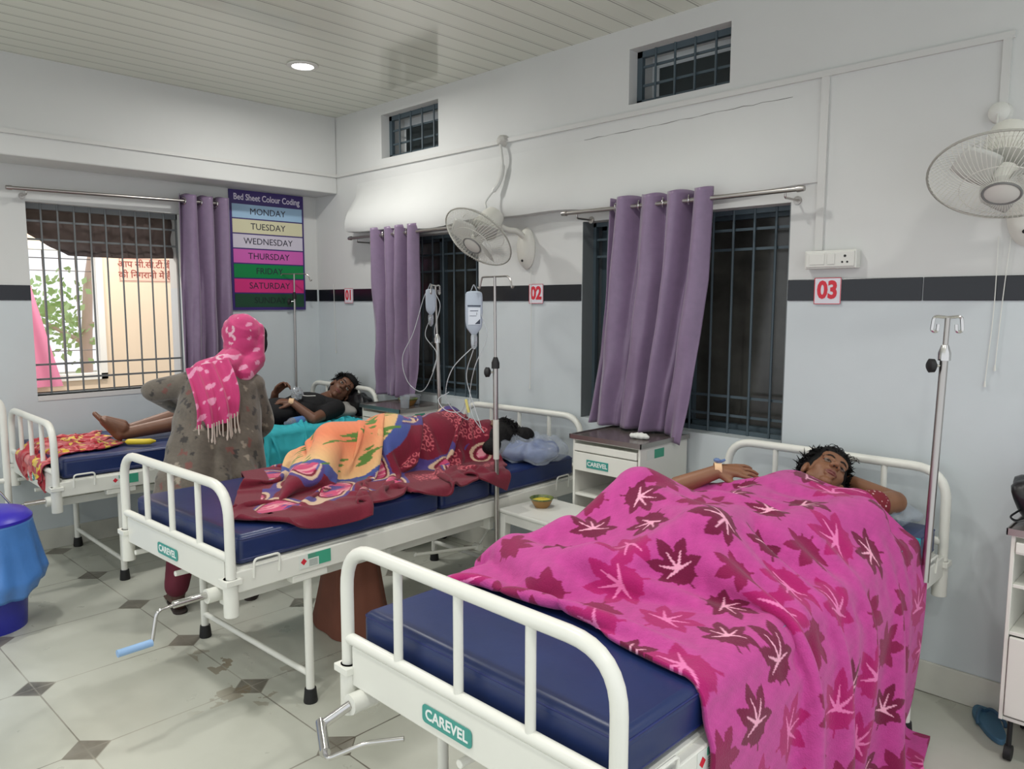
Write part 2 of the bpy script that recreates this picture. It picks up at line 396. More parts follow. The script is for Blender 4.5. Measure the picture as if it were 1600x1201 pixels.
# ------------------------------------------------------------------ ceiling lights
def make_light():
    t = thing('ceiling_light', 'round recessed downlight glowing white in the strip ceiling', 'ceiling light', (0, 0, CEIL))
    bm = bmesh.new(); lathe(bm, [(.058, -.001), (.085, -.001), (.088, -.004), (.084, -.010), (.062, -.012), (.058, -.006)], 32, cap=False)
    obj('rim', bm, PVCW, t)
    obj('diffuser', L([(0, -.004), (.06, -.004), (.06, -.001), (0, -.001)], 32), mat('lit diffuser', (255, 255, 255), .5, emit=14), t)
    return t
def lamp(t):
    ld = bpy.data.lights.new('downlight', 'AREA'); ld.shape = 'DISK'; ld.size = .14; ld.energy = LAMP_W*1.35; ld.spread = math.radians(176); ld.color = (1.0, .985, .94)
    lo_ = bpy.data.objects.new('downlight', ld); COL.objects.link(lo_); lo_.parent = t; lo_.location = (0, 0, -.02)
CL = make_light(); CL.location = (*LAMP_XY[0], CEIL); lamp(CL)
for k, (x, y) in enumerate(LAMP_XY[1:]):
    ld = bpy.data.lights.new('downlight', 'AREA'); ld.shape = 'DISK'; ld.size = .14; ld.energy = LAMP_W; ld.spread = math.radians(146); ld.color = (1.0, .985, .94)
    o = bpy.data.objects.new('downlight', ld); COL.objects.link(o); o.location = (x, y, CEIL-.02)
    if k in (0, 1): ld.energy = LAMP_W*.8
#%%FURNITURE
# ------------------------------------------------------------------ hospital beds (local: y+ = head, origin on the floor at the middle)
def hoop(bm, y, zt, z0=.56, w=.44):
    tube(bm, rounded([(-w, y, z0), (-w, y, zt), (w, y, zt), (w, y, z0)], .12, 8), .0175, 14)
def make_bed(label, name='hospital_bed', cranked=True, crank_x=.37):
    t = thing(name, label, 'hospital bed')
    HY = 1.0
    for s, nm, zt in ((-1, 'footboard', .895), (1, 'headboard', .915)):
        bm = bmesh.new(); hoop(bm, s*HY, zt)
        tube(bm, [(-.44, s*HY, .645), (.44, s*HY, .645)], .015, 12)
        f = obj(nm, bm, WHITE, t)
        for x in (-.22, 0, .22):
            obj('bar', T([(x, s*HY, .645), (x, s*HY, zt-.005)], .0115, 12), WHITE, f)
        bm = bmesh.new(); box(bm, -.41, .41, s*HY-.009, s*HY+.009, .525, .632)
        obj('end_panel', bm, WHITE, t, smooth=False, bevel=.003)
        for x in (-.435, .435):
            bm = bmesh.new(); tube(bm, [(x, s*HY, .44), (x, s*HY, .575)], .026, 14)
            box(bm, x-.03, x+.03, s*HY-.03, s*HY+.03, .555, .575)
            obj('corner_socket', bm, WHITE, t, bevel=.002)
    # mattress in sections
    secs = [(-.965, -.012), (.0, .318), (.33, .96)]
    for a, b in secs:
        bm = B(-.425, .425, a, b, .605, .712); m = obj('mattress_section', bm, BLUEM, t, bevel=.024, seg=5)
        bm = bmesh.new()
        for z in (.625, .698):
            tube(bm, rounded([(-.4235, a+.1, z), (-.4235, a+.004, z), (.4235, a+.004, z), (.4235, b-.004, z), (-.4235, b-.004, z), (-.4235, a+.1, z)], .02, 4), .0028, 6)
        obj('piping', bm, PIPE, m)
    for s in (-1, 1):
        bm = bmesh.new(); box(bm, s*.437-.013, s*.437+.013, -.99, .99, .52, .597)
        r = obj('side_rail', bm, WHITE, t, smooth=False, bevel=.004)
        for y in (-.87, .83):
            obj('rail_loop', T(rounded([(s*.45, y-.05, .56), (s*.455, y-.05, .628), (s*.455, y+.05, .628), (s*.45, y+.05, .56)], .016, 4), .0045, 8), WHITE, r)
    obj('mattress_base', B(-.425, .425, -.97, .97, .588, .603), WHITE, t, smooth=False)
    # legs with caps and cross ties
    for sy in (-.69, .72):
        for sx in (-.425, .425):
            bm = bmesh.new(); tube(bm, [(sx, sy, .035), (sx, sy, .51)], .0165, 14); box(bm, sx-.022, sx+.022, sy-.075, sy+.075, .493, .519)
            l = obj('leg', bm, WHITE, t, bevel=.003)
            obj('rubber_foot', L([(.026, 0), (.027, .005), (.022, .055), (.018, .056)], 18, Matrix.Translation((sx, sy, 0))), BLACKR, l)
        obj('cross_tie', T([(-.42, sy, .11), (.42, sy, .11)], .012, 12), WHITE, t)
    # lifting mechanism
    bm = bmesh.new()
    for x in (-.37, .0):
        tube(bm, [(x, -1.0, .485), (x, .35, .47)], .011, 10)
    box(bm, -.40, .40, -.30, -.27, .44, .50); box(bm, -.40, .40, .33, .36, .44, .50)
    box(bm, .33, .36, -.99, .6, .455, .495)
    obj('lift_frame', bm, WHITE, t, bevel=.002)
    for x in (-.3, .3):
        bm = bmesh.new(); tube(bm, [(x, .35, .33), (x, .62, .585)], .013, 8, flat=.5); tube(bm, [(x, .35, .33), (x, -.05, .39)], .013, 8, flat=.5)
        tube(bm, [(x-.02, .35, .33), (x+.02, .35, .33)], .018, 10)
        obj('lift_lever', bm, WHITE, t)
    # crank
    bm = bmesh.new(); tube(bm, [(crank_x, -.97, .50), (crank_x, -1.045, .50)], .026, 14)
    obj('crank_bearing', bm, WHITE, t)
    if cranked == 'open':
        c = obj('crank', T([(crank_x, -1.04, .505), (crank_x, -1.16, .505)], .0125, 12), CHROME, t)
        obj('crank_arm', T(rounded([(crank_x, -1.15, .505), (crank_x, -1.215, .50), (crank_x-.0, -1.235, .40), (crank_x, -1.25, .392)], .02, 5), .006, 10), CHROME, c)
        obj('crank_handle', T([(crank_x, -1.235, .398), (crank_x, -1.345, .398)], [.0125, .0125], 14), mat('pale blue grip', (142, 176, 216), .45), c)
    elif cranked == 'folded':
        c = obj('crank', T([(crank_x, -1.04, .505), (crank_x, -1.14, .505)], .0125, 12), CHROME, t)
        obj('crank_arm', T(rounded([(crank_x, -1.13, .505), (crank_x, -1.19, .503), (crank_x-.02, -1.24, .59), (crank_x-.03, -1.29, .62)], .02, 5), .006, 10), CHROME, c)
    else:
        c = obj('crank', T([(crank_x, -1.04, .50), (crank_x-.045, -1.10, .45)], .0125, 12), CHROME, t)
        obj('crank_handle', T([(crank_x-.05, -1.10, .455), (crank_x+.06, -1.155, .445)], .0135, 14), CHROME, c)
        obj('crank_arm', T(rounded([(crank_x+.06, -1.155, .445), (crank_x+.085, -1.165, .445), (crank_x+.15, -1.10, .485), (crank_x+.22, -1.04, .50)], .02, 5), .006, 10), CHROME, c)
    # maker's plate on the foot panel
    bm = bmesh.new(); r_ = .011; pts = []
    for cx, cz, a0 in ((.085, .022, 0), (-.085, .022, 90), (-.085, -.022, 180), (.085, -.022, 270)):
        for k in range(5):
            a = math.radians(a0+k*22.5); pts.append((cx-.0+math.cos(a)*r_-math.copysign(r_, cx), cz+math.sin(a)*r_-math.copysign(r_, cz)))
    ring = [bm.verts.new((-.03+x, -HY-.0105, .558+z+.012)) for x, z in pts]; f = bm.faces.new(ring)
    e = bmesh.ops.extrude_face_region(bm, geom=[f]); bmesh.ops.translate(bm, vec=(0, -.002, 0), verts=[v for v in e['geom'] if isinstance(v, bmesh.types.BMVert)])
    pl = obj('name_plate', bm, TEAL, t, smooth=False)
    text_mesh('lettering', 'CAREVEL', .036, LWHITE, pl, face_M((-.03, -HY-.0128, .570), (1, 0, 0), (0, 0, 1)), bold=.0008)
    # rail sticker
    st = obj('rail_sticker', B(.4505, .4515, -.74, -.60, .540, .592), mat('sticker white', (220, 224, 218), .5), t, smooth=False)
    bm = bmesh.new(); box(bm, .4516, .452, -.655, -.602, .541, .591); box(bm, .4516, .452, -.702, -.655, .573, .591); obj('green_field', bm, mat('sticker green', (64, 160, 130), .5), st, smooth=False)
    bm = bmesh.new()
    for q in range(5): box(bm, .4516, .452, -.697, -.66, .545+q*.005, .547+q*.005)
    for q in range(3): box(bm, .4521, .4524, -.70+.0, -.668, .577+q*.005, .5785+q*.005)
    obj('small_print', bm, mat('print grey', (120, 132, 126), .6), st, smooth=False)
    bm = bmesh.new(); q = [bm.verts.new((.452, -.720+.013*math.cos(a), .566+.013*math.sin(a))) for a in (0, PI/2, PI, 3*PI/2)]; bm.faces.new(q)
    obj('red_mark', bm, RED, st, smooth=False)
    return t
bed1 = make_bed('white bed with blue mattress along the left wall, boy in black T-shirt on it', cranked='folded', crank_x=.41)
bed1.location = (.17, -1.10, 0); bed1.scale = (.97, 1, 1)
bed2 = make_bed('white middle bed with blue mattress and a pale blue crank handle at its foot', cranked='open', crank_x=.345)
a2 = math.radians(2.6); bed2.location = (2.005, -1.08, 0); bed2.rotation_euler.z = a2
bed3 = make_bed('nearest white bed with blue mattress under the pink leaf blanket', cranked='stub', crank_x=-.37)
bed3.location = (3.735, -1.115, 0)
# part of another bed end at the left edge
t = thing('bed_end', 'white tubular bed end at the left edge of the photo above the blue bin', 'bed end', (.12, -2.215, 0))
bm = bmesh.new(); tube(bm, rounded([(.12, -2.215, .05), (.12, -2.215, 1.02), (-.12, -2.98, 1.02), (-.12, -2.98, .05)], .1, 8), .0175, 14); obj('frame', bm, WHITE, t, world=True)
bm = bmesh.new(); tube(bm, [(.12, -2.215, .55), (-.12, -2.98, .55)], .015, 10); obj('rail', bm, WHITE, t, world=True)
for x, y in ((.12, -2.215), (-.12, -2.98)): obj('rubber_foot', L([(.026, 0), (.027, .005), (.022, .055)], 16, Matrix.Translation((x, y, 0))), BLACKR, t, world=True)

# ------------------------------------------------------------------ IV poles
def iv_pole(label, base, top, zk, hooks='bar', sleeve=False, knob_dir=(-1, 0, 0), hd=(1, 0, 0), rthin=.006, rthick=.0115):
    t = thing('iv_pole', label, 'drip stand', base); b, tp = Vector(base), Vector(top)
    def at(z): return b+(tp-b)*((z-b.z)/(tp.z-b.z))
    obj('lower_tube', T([b, at(zk)], rthick, 14), STEEL, t, world=True)
    obj('upper_rod', T([at(zk-.02), tp], rthin, 12), STEEL, t, world=True)
    bm = bmesh.new(); k = at(zk); tube(bm, [k-Vector((0, 0, .012)), k+Vector((0, 0, .014)), k+Vector((0, 0, .04))], [rthick+.007, rthick+.007, rthin+.003], 16)
    obj('collar', bm, BLACKR if hooks == 'bar' else CHROME, t, world=True)
    kd = Vector(knob_dir).normalized(); kp = at(zk-.03)
    bm = bmesh.new(); tube(bm, [kp, kp+kd*.035], .004, 8); obj('knob_screw', bm, CHROME, t, world=True)
    bm = bmesh.new(); tube(bm, [kp+kd*.022, kp+kd*.03, kp+kd*.045, kp+kd*.052], [.008, .023, .024, .012], 12); obj('knob', bm, BLACKR, t, world=True)
    hd = Vector(hd).normalized()
    if hooks == 'bar':
        w = .115
        pts = [tp+hd*(-w-.012)+Vector((0, 0, -.045)), tp+hd*(-w)+Vector((0, 0, -.055)), tp+hd*(-w+.012)+Vector((0, 0, -.02)), tp+hd*(-w+.02), tp+hd*(w-.02), tp+hd*(w-.0)+Vector((0, 0, -.02)), tp+hd*(w+.006)+Vector((0, 0, -.055)), tp+hd*(w+.02)+Vector((0, 0, -.045))]
        obj('hook_bar', T(rounded(pts, .02, 4), .004, 8), STEEL, t, world=True)
    else:
        bm = bmesh.new()
        for s in (-1, 1):
            tube(bm, rounded([tp, tp+hd*s*.04+Vector((0, 0, .005)), tp+hd*s*.045+Vector((0, 0, -.045)), tp+hd*s*.028+Vector((0, 0, -.048)), tp+hd*s*.026+Vector((0, 0, -.022))], .012, 4), .0055, 8)
        obj('hook_bar', bm, CHROME, t, world=True)
    if sleeve:
        bm = bmesh.new(); tube(bm, [at(.80), at(.985)], rthick+.0025, 14); obj('paper_sleeve', bm, mat('paper sleeve', (206, 204, 196), .6), t, world=True)
    return t
iv_pole('steel drip pole with black knob and paper sleeve beside the middle bed', (2.462, -.752, .40), (2.462, -.765, 1.64), 1.235, sleeve=True, hd=(.95, -.1, 0), knob_dir=(-.8, -.6, 0))
iv_pole('leaning steel drip pole with two short hooks below number 03', (4.205, -.43, .585), (4.205, -.352, 1.475), 1.345, hooks='short', hd=(.9, .3, 0), knob_dir=(-.8, -.6, 0), rthin=.0085, rthick=.013)
iv_pole('thin steel drip pole in front of the weekday colour chart', (-.215, -.262, .585), (-.215, -.252, 1.735), 1.56, hd=(.75, .66, 0), knob_dir=(-.7, -.7, 0), rthick=.0085)
iv_pole('steel drip pole behind the patterned blanket holding the smaller bag', (1.525, -.30, .585), (1.505, -.318, 1.62), 1.30, hd=(.2, -.9, 0), knob_dir=(-1, 0, 0), hooks='short')

# ------------------------------------------------------------------ infusion bags with tubing
CLEAR = mat('clear plastic', (224, 230, 236), .12, trans=.75, spec=.5)
CLEARF = mat('saline bottle plastic', (210, 220, 234), .25, trans=.45, spec=.5)
TUBEM = mat('drip tubing', (214, 220, 224), .25, trans=.3)
def bag_mesh(c, w, h, d, n=Vector((.74, -.67, 0))):
    r = Vector((-n.y, n.x, 0)).normalized(); bm = bmesh.new(); prof = [(.25, -.62), (.42, -.56), (.8, -.46), (1, -.36), (1, .40), (.9, .47), (.5, .50), (.18, .5)]
    rings = []
    for s, z in prof:
        rings.append([bm.verts.new(c+r*(math.copysign(abs(math.cos(a))**.6, math.cos(a))*w/2*s)+n*(math.copysign(abs(math.sin(a))**.8, math.sin(a))*d/2*min(1, s*1.1))+Vector((0, 0, z*h))) for a in [2*PI*k/20 for k in range(20)]])
    for i in range(len(rings)-1):
        for k in range(20): bm.faces.new((rings[i][k], rings[i][(k+1) % 20], rings[i+1][(k+1) % 20], rings[i+1][k]))
    bm.faces.new(rings[0][::-1]); bm.faces.new(rings[-1]); return bm, r
def drip_bag(label, c, w, h, tubes, print_label):
    c = Vector(c); n = Vector((.74, -.67, 0)).normalized()
    t = thing('infusion_bag', label, 'drip bag', c)
    bm, r = bag_mesh(c, w, h, .035); obj('bottle', bm, CLEARF, t, world=True, sub=1)
    obj('hanger_loop', T(rounded([c+r*-.015+Vector((0, 0, h*.49)), c+Vector((0, 0, h*.49+.035)), c+r*.015+Vector((0, 0, h*.49))], .01, 4), .0022, 6), CLEAR, t, world=True)
    bm = bmesh.new(); tube(bm, [c+Vector((0, 0, -h*.60)), c+Vector((0, 0, -h*.66)), c+Vector((0, 0, -h*.66-.045)), c+Vector((0, 0, -h*.66-.06))], [.013, .016, .015, .005], 14)
    obj('drip_chamber', bm, CLEAR, t, world=True)
    if print_label:
        q = c+n*.0185+Vector((0, 0, -.02))
        bm = bmesh.new(); M = face_M(q, r, (0, 0, 1)); box(bm, -.028, .030, -.045, .035, 0, .0012, M); lb = obj('paper_label', bm, mat('bag label', (206, 212, 222), .5), t, smooth=False, world=True)
        bm = bmesh.new(); box(bm, -.03, .032, .040, .046, 0, .0016, M); box(bm, -.018, .020, .018, .021, .0012, .0018, M); box(bm, .012, .014, .0, .012, .0012, .0018, M); box(bm, -.02, .012, -.005, -.003, .0012, .0018, M)
        f = [bm.verts.new(M @ Vector(v)) for v in ((.004, -.042, .0018), (.029, -.042, .0018), (.029, -.018, .0018))]; bm.faces.new(f)
        obj('label_print', bm, mat('label ink', (48, 54, 72), .5), t, smooth=False, world=True)
    for pts in tubes:
        obj('tubing', T(smooth_path(pts), .0022, 6), TUBEM, t, world=True)
    return t
def smooth_path(pts, n=10):
    P = [Vector(p) for p in pts]; P = [P[0]*2-P[1]]+P+[P[-1]*2-P[-2]]; out = []
    for i in range(1, len(P)-2):
        for k in range(n):
            t = k/n; a, b, c, d = P[i-1:i+3]
            out.append(.5*((2*b)+(c-a)*t+(2*a-5*b+4*c-d)*t*t+(3*b-a-3*c+d)*t**3))
    out.append(P[-2]); return out
#TUBES
drip_bag('clear drip bag with printed label hanging left of the near steel pole', (2.30, -.745, 1.485), .085, .185,
         [[(2.30, -.745, 1.32), (2.20, -.80, 1.20), (2.14, -.78, 1.05), (2.20, -.70, .95), (2.12, -.62, 1.03)],
          [(2.335, -.73, 1.47), (2.35, -.71, 1.36), (2.29, -.73, 1.22), (2.22, -.70, 1.08), (2.26, -.72, .98), (2.32, -.70, .90)],
          [(2.30, -.75, 1.30), (2.24, -.74, 1.17), (2.27, -.72, 1.03), (2.32, -.72, .93)]], True)
drip_bag('smaller plain drip bottle with long looped tube in front of the window behind bed 02', (1.50, -.35, 1.535), .062, .135,
         [[(1.50, -.35, 1.44), (1.46, -.36, 1.33), (1.54, -.34, 1.22), (1.49, -.36, 1.06), (1.43, -.38, 1.0), (1.36, -.42, 1.06), (1.33, -.43, 1.2), (1.40, -.40, 1.35), (1.46, -.37, 1.55), (1.49, -.355, 1.60)],
          [(1.53, -.34, 1.58), (1.56, -.33, 1.5), (1.52, -.34, 1.36), (1.54, -.33, 1.25), (1.50, -.34, 1.12)]], False)

# ------------------------------------------------------------------ bedside lockers
LOCKTOP = mat('locker top dark laminate', (88, 80, 78), .22, var=.12, vscale=6)
def make_locker(label, x0, y0, w=.39, d=.39, h=.90, z0=.12):
    t = thing('bedside_locker', label, 'bedside cabinet', (x0, y0, 0))
    bm = bmesh.new(); th = .012
    box(bm, 0, th, 0, d, z0, h-.02); box(bm, w-th, w, 0, d, z0, h-.02); box(bm, th, w-th, d-th, d, z0, h-.02)
    box(bm, th, w-th, .004, d-th, h-.032, h-.02); box(bm, th, w-th, .004, d-th, .60, .612); box(bm, th, w-th, .004, d-th, .44, .452); box(bm, th, w-th, .004, d-th, z0, z0+.012)
    obj('body', bm, WHITE, t, smooth=False, bevel=.002)
    bm = bmesh.new(); box(bm, -.008, w+.008, -.01, d, h-.02, h-.008); tp = obj('top', bm, LOCKTOP, t, smooth=False, bevel=.003)
    bm = bmesh.new()
    for q in ((-.012, -.008, -.014, d), (w+.008, w+.012, -.014, d), (-.012, w+.012, -.014, -.010)): box(bm, q[0], q[1], q[2], q[3], h-.024, h-.002)
    obj('top_edging', bm, STEEL, t, smooth=False)
    dr = obj('drawer', B(th+.003, w-th-.003, -.006, .012, .725, h-.085), WHITE, t, smooth=False, bevel=.003)
    obj('drawer_shelf', B(th+.003, w-th-.003, -.008, .01, h-.08, h-.045), WHITE, t, smooth=False, bevel=.003)
    bm = bmesh.new(); box(bm, w*.23, w*.56, -.0085, -.006, .745, .785); pl = obj('name_plate', bm, TEAL, dr, smooth=False, bevel=.004)
    text_mesh('lettering', 'CAREVEL', .029, LWHITE, pl, face_M((w*.395, -.0088, .765), (1, 0, 0), (0, 0, 1)), bold=.0006)
    obj('door', B(th+.003, w-th-.003, -.006, .01, z0+.02, .435), WHITE, t, smooth=False, bevel=.003)
    obj('door_handle', T(rounded([(w*.5-.04, -.006, .41), (w*.5-.04, -.025, .41), (w*.5+.04, -.025, .41), (w*.5+.04, -.006, .41)], .008, 3), .003, 8), CHROME, t)
    st = obj('side_sticker', B(w+.0005, w+.0012, .05, .19, h-.085, h-.04), mat('sticker white', (220, 224, 218)), t, smooth=False)
    bm = bmesh.new(); box(bm, w+.0013, w+.0018, .11, .188, h-.083, h-.042); obj('green_field', bm, mat('sticker green', (64, 160, 130)), st, smooth=False)
    for sx in (.03, w-.03):
        for sy in (.03, d-.03):
            bm = bmesh.new(); tube(bm, [(sx, sy, z0+.004), (sx, sy, .05)], .008, 8); tube(bm, [(sx-.011, sy, .0255), (sx+.011, sy, .0255)], .0255, 16)
            obj('castor', bm, BLACKR, t)
    return t
make_locker('white bedside locker with dark top and teal plate between the middle and nearest beds', 2.632, -.405)
make_locker('white bedside locker with dark top behind the patterned blanket, food bowls on it', .90, -.43, w=.40, h=.885)
make_locker('white locker cut off by the right edge, black bag on top', 4.425, -.33, w=.40, d=.32, h=.80, z0=.145)

# ------------------------------------------------------------------ plastic stool-table with bowl
SX, SY = 2.628, -.585
t = thing('plastic_stool', 'low white plastic side table between the beds with a food bowl on it', 'stool', (SX, SY, 0), rz=math.radians(-3))
bm = B(-.163, .163, -.163, .163, .542, .560); obj('top', bm, PVCW, t, smooth=False, bevel=.006)
bm = bmesh.new()
for a in (-1, 1): box(bm, a*.15-.006, a*.15+.006, -.15, .15, .50, .542); box(bm, -.15, .15, a*.15-.006, a*.15+.006, .50, .542)
obj('apron', bm, PVCW, t, smooth=False)
for a in (-1, 1):
    for b in (-1, 1):
        bm = bmesh.new(); vs = box(bm, -.021, .021, -.021, .021, 0, .541)
        for v in vs: k = 1-v.co.z/.541; v.co.x = v.co.x*(1-.35*k)+a*(.138+.018*k); v.co.y = v.co.y*(1-.35*k)+b*(.138+.018*k)
        obj('leg', bm, PVCW, t, smooth=False, bevel=.004)
def bowl(label, c, r, outer, inner, food=None, h=.045, name='bowl'):
    t = thing(name, label, 'bowl', c)
    bm = bmesh.new(); lathe(bm, [(0, 0), (r*.55, 0), (r*.75, h*.35), (r, h), (r*1.02, h), (r*.97, h*.97), (r*.7, h*.4), (r*.5, .006), (0, .005)], 36)
    obj('dish', bm, outer, t)
    bm = bmesh.new(); lathe(bm, [(r*.80, h*.60), (r*1.035, h*1.005), (r*1.0, h*1.03), (r*.78, h*.66)], 36, cap=False); obj('patterned_rim', bm, inner, t)
    if food:
        bm = bmesh.new(); lathe(bm, [(0, h*.92), (r*.5, h*.88), (r*.84, h*.72), (r*.7, h*.4), (0, h*.3)], 28)
        for v in bm.verts: v.co.z += random.uniform(-.0015, .0015)
        obj('food', bm, food, t)
    return t
BROWN = mat('terracotta brown glaze', (152, 112, 60), .4); GRN = mat('dark green leafy glaze', (44, 70, 44), .35, rgb2=(120, 130, 70), vscale=70)
DAL = mat('yellow lentil food', (206, 186, 58), .5, bump=.5, bscale=120, var=.08)
bowl('brown bowl with green rim and yellow food on the low white table', (2.585, -.575, .560), .056, BROWN, GRN, DAL)
bowl('brown bowl with patterned rim on the locker behind the blanket', (1.155, -.26, .878), .062, BROWN, GRN, None)
# tissue / soap lump on locker, glass and boxes on the other
bm = bmesh.new(); ell(bm, (2.93, -.27, .905), (.045, .022, .016)); ell(bm, (2.90, -.28, .905), (.025, .02, .013))
for v in bm.verts: v.co += Vector((math.sin(v.co.y*300)*.002, 0, max(-.011, math.sin(v.co.x*260)*.002)))
for v in bm.verts: v.co.z = max(v.co.z, .893)
tag(obj('cotton_roll', bm, mat('cotton', (214, 214, 210), .9)), 'small white cotton lump on the dark locker top beside the nearest bed', 'cotton')
t = thing('food_container', 'clear round food container on the locker behind the blanket, left of the bowl', 'container', (1.10, -.18, .878))
obj('tub', L([(0, 0), (.045, 0), (.05, .05), (.048, .05), (.043, .004), (0, .003)], 28), CLEAR, t); obj('lid', L([(0, .05), (.054, .05), (.054, .058), (.03, .06), (0, .06)], 28), CLEAR, t)
t = thing('tumbler', 'small clear plastic tumbler on the locker at the edge of the maroon blanket', 'cup', (1.235, -.345, .878))
obj('cup', L([(0, 0), (.026, 0), (.032, .075), (.0305, .075), (.025, .003), (0, .003)], 24), CLEAR, t)

# ------------------------------------------------------------------ wall fans
FANW = mat('fan plastic ivory', (214, 213, 205), .35)
def wall_fan(label, head, n, base, R=.205):
    head, n, base = Vector(head), Vector(n).normalized(), Vector(base)
    t = thing('wall_fan', label, 'fan', base)
    q = Vector((0, 0, 1)).rotation_difference(n); M = Matrix.Translation(head) @ q.to_matrix().to_4x4()
    bm = bmesh.new()
    prof = [(.03, 0), (.055, .0), (.066, .018), (.06, .03), (.0, .03)]
    vs = lathe(bm, [(0, 0), (.06, 0), (.064, .012), (.055, .034), (.03, .05), (0, .052)], 32, Matrix.Translation(base) @ Matrix.Rotation(math.radians(90), 4, 'X') @ Matrix.Diagonal((1, 1.85, 1, 1)))
    obj('wall_plate', bm, FANW, t, world=True)
    bm = bmesh.new(); bmesh.ops.create_uvsphere(bm, u_segments=12, v_segments=8, radius=.007, matrix=Matrix.Translation(base+Vector((-.0, -.047, -.07))))
    obj('wall_knob', bm, BLACKR, t, world=True)
    mot = head - n*.13
    bm = bmesh.new(); tube(bm, smooth_path([base+Vector((0, -.03, .06)), base+Vector((0, -.09, .09)), mot*.5+base*.5+Vector((0, -.02, .03)), mot]), .016, 12); obj('arm', bm, FANW, t, world=True)
    bm = bmesh.new(); lathe(bm, [(0, -.20), (.03, -.20), (.055, -.185), (.066, -.15), (.072, -.09), (.075, -.055), (0, -.055)], 36, M)
    mo = obj('motor_housing', bm, FANW, t, world=True)
    bm = bmesh.new()
    for k in range(36):
        a = 2*PI*k/36; v = box(bm, .0735, .0765, -.0015, .0015, -.085, -.06, M @ Matrix.Rotation(a, 4, 'Z'))
    obj('housing_ribs', bm, FANW, mo, smooth=False, world=True)
    # blades
    bm = bmesh.new(); lathe(bm, [(0, .035), (.02, .034), (.034, .02), (.036, -.03), (0, -.03)], 24, M); obj('hub', bm, FANW, t, world=True)
    for k in range(3):
        bm = bmesh.new(); G = []
        for i in range(9):
            r = .03+(.165-.03)*i/8; w = (.035+.075*math.sin(PI*min(1, i/8*.62+.2)))
            row = []
            for j in range(7):
                s = j/6-.5; a = s*2*w/max(r, .06)*.5; z = .028*s*2*(1-.3*i/8)
                row.append(bm.verts.new(M @ Matrix.Rotation(2*PI*k/3+.4, 4, 'Z') @ Vector((r*math.cos(a), r*math.sin(a), z))))
            G.append(row)
        for i in range(8):
            for j in range(6): bm.faces.new((G[i][j], G[i+1][j], G[i+1][j+1], G[i][j+1]))
        o = obj('blade', bm, mat('fan blade plastic', (196, 196, 190), .3), t, world=True); md = o.modifiers.new('s', 'SOLIDIFY'); md.thickness = .002
    # cages
    def cage(nm, sgn, n_w, parent):
        bm = bmesh.new()
        for k in range(n_w):
            a = 2*PI*k/n_w+(.02 if sgn < 0 else 0)
            pts = []
            for i in range(9):
                s = i/8; r = .052+(R-.052)*s if sgn > 0 else .07+(R-.07)*s; zz = sgn*(.062*(1-s**2.6))+(-.058 if sgn < 0 else 0)*(1-s**3)*.0
                if sgn < 0: zz = -.058*(1-s**3.2)
                aa = a+(.22*(1-s) if sgn > 0 else 0)
                pts.append(M @ Vector((r*math.cos(aa), r*math.sin(aa), zz)))
            tube(bm, pts, .0011, 4, caps=False)
        for rr, zz, th in ((R, 0, .004),)+(((.12, .062*(1-.45**2.6)-.0, .0016),) if sgn > 0 else ((.13, -.058*(1-.44**3.2), .0016),)):
            tube(bm, [M @ Vector((rr*math.cos(2*PI*k/48), rr*math.sin(2*PI*k/48), zz)) for k in range(48)], th, 6, closed=True)
        return obj(nm, bm, FANW, parent, world=True)
    fg = cage('front_guard', 1, 72, t); cage('rear_guard', -1, 72, t)
    bm = bmesh.new(); lathe(bm, [(0, .072), (.044, .070), (.054, .063), (.055, .057), (0, .057)], 32, M); obj('centre_cap', bm, FANW, t, world=True)
    bm = bmesh.new(); tube(bm, [M @ Vector((.053*math.cos(2*PI*k/40), .053*math.sin(2*PI*k/40), .066)) for k in range(40)], .004, 8, closed=True); obj('cap_ring', bm, mat('fan grey ring', (120, 120, 118), .4), t, world=True)
    return t
wall_fan('white wall fan tilted down, hanging below a taped cable beside window 02', (1.885, -.33, 1.875), (0, -.70, -.72), (1.945, 0, 1.83))
wall_fan('white wall fan tilted down, cut off by the upper right edge', (4.33, -.31, 1.925), (.06, -.50, -.86), (4.345, 0, 1.84), R=.218)
# cable box, taped cable, hanging cords
t = thing('cable_joint', 'taped joint box with white cable bundle dropping to the left wall fan', 'cable', (1.754, 0, 2.445))
bm = bmesh.new(); lathe(bm, [(0, 0), (.032, 0), (.03, .03), (.015, .045), (0, .046)], 12, Matrix.Translation((1.754, 0, 2.452)) @ Matrix.Rotation(PI/2, 4, 'X'))
for v in bm.verts: v.co += Vector((random.uniform(-.003, .003), 0, random.uniform(-.003, .003)))
obj('joint_box', bm, mat('masking tape', (196, 194, 188), .7), t, world=True)
obj('cable_bundle', T(smooth_path([(1.754, -.03, 2.43), (1.79, -.05, 2.30), (1.80, -.09, 2.2), (1.76, -.15, 2.10), (1.78, -.17, 2.055)]), [.008]*10+[.014]*15+[.006]*15+[.004], 8), mat('white cable', (214, 214, 210), .4), t, world=True)
obj('thin_cable', T(smooth_path([(1.78, -.17, 2.06), (1.80, -.2, 2.02), (1.845, -.24, 1.99)]), .003, 6), mat('white cable', (214, 214, 210)), t, world=True)
t = thing('junction_box', 'round white junction box with thin wire above the right wall fan', 'junction box', (4.235, 0, 2.19))
obj('cover', L([(0, .04), (.02, .038), (.034, .028), (.038, 0), (0, 0)], 28, Matrix.Translation((4.24, 0, 2.19)) @ Matrix.Rotation(PI/2, 4, 'X')), PVCW, t, world=True)
obj('wire', T(smooth_path([(4.24, -.04, 2.18), (4.25, -.07, 2.1), (4.30, -.12, 2.04)]), .003, 6), PVCW, t, world=True)
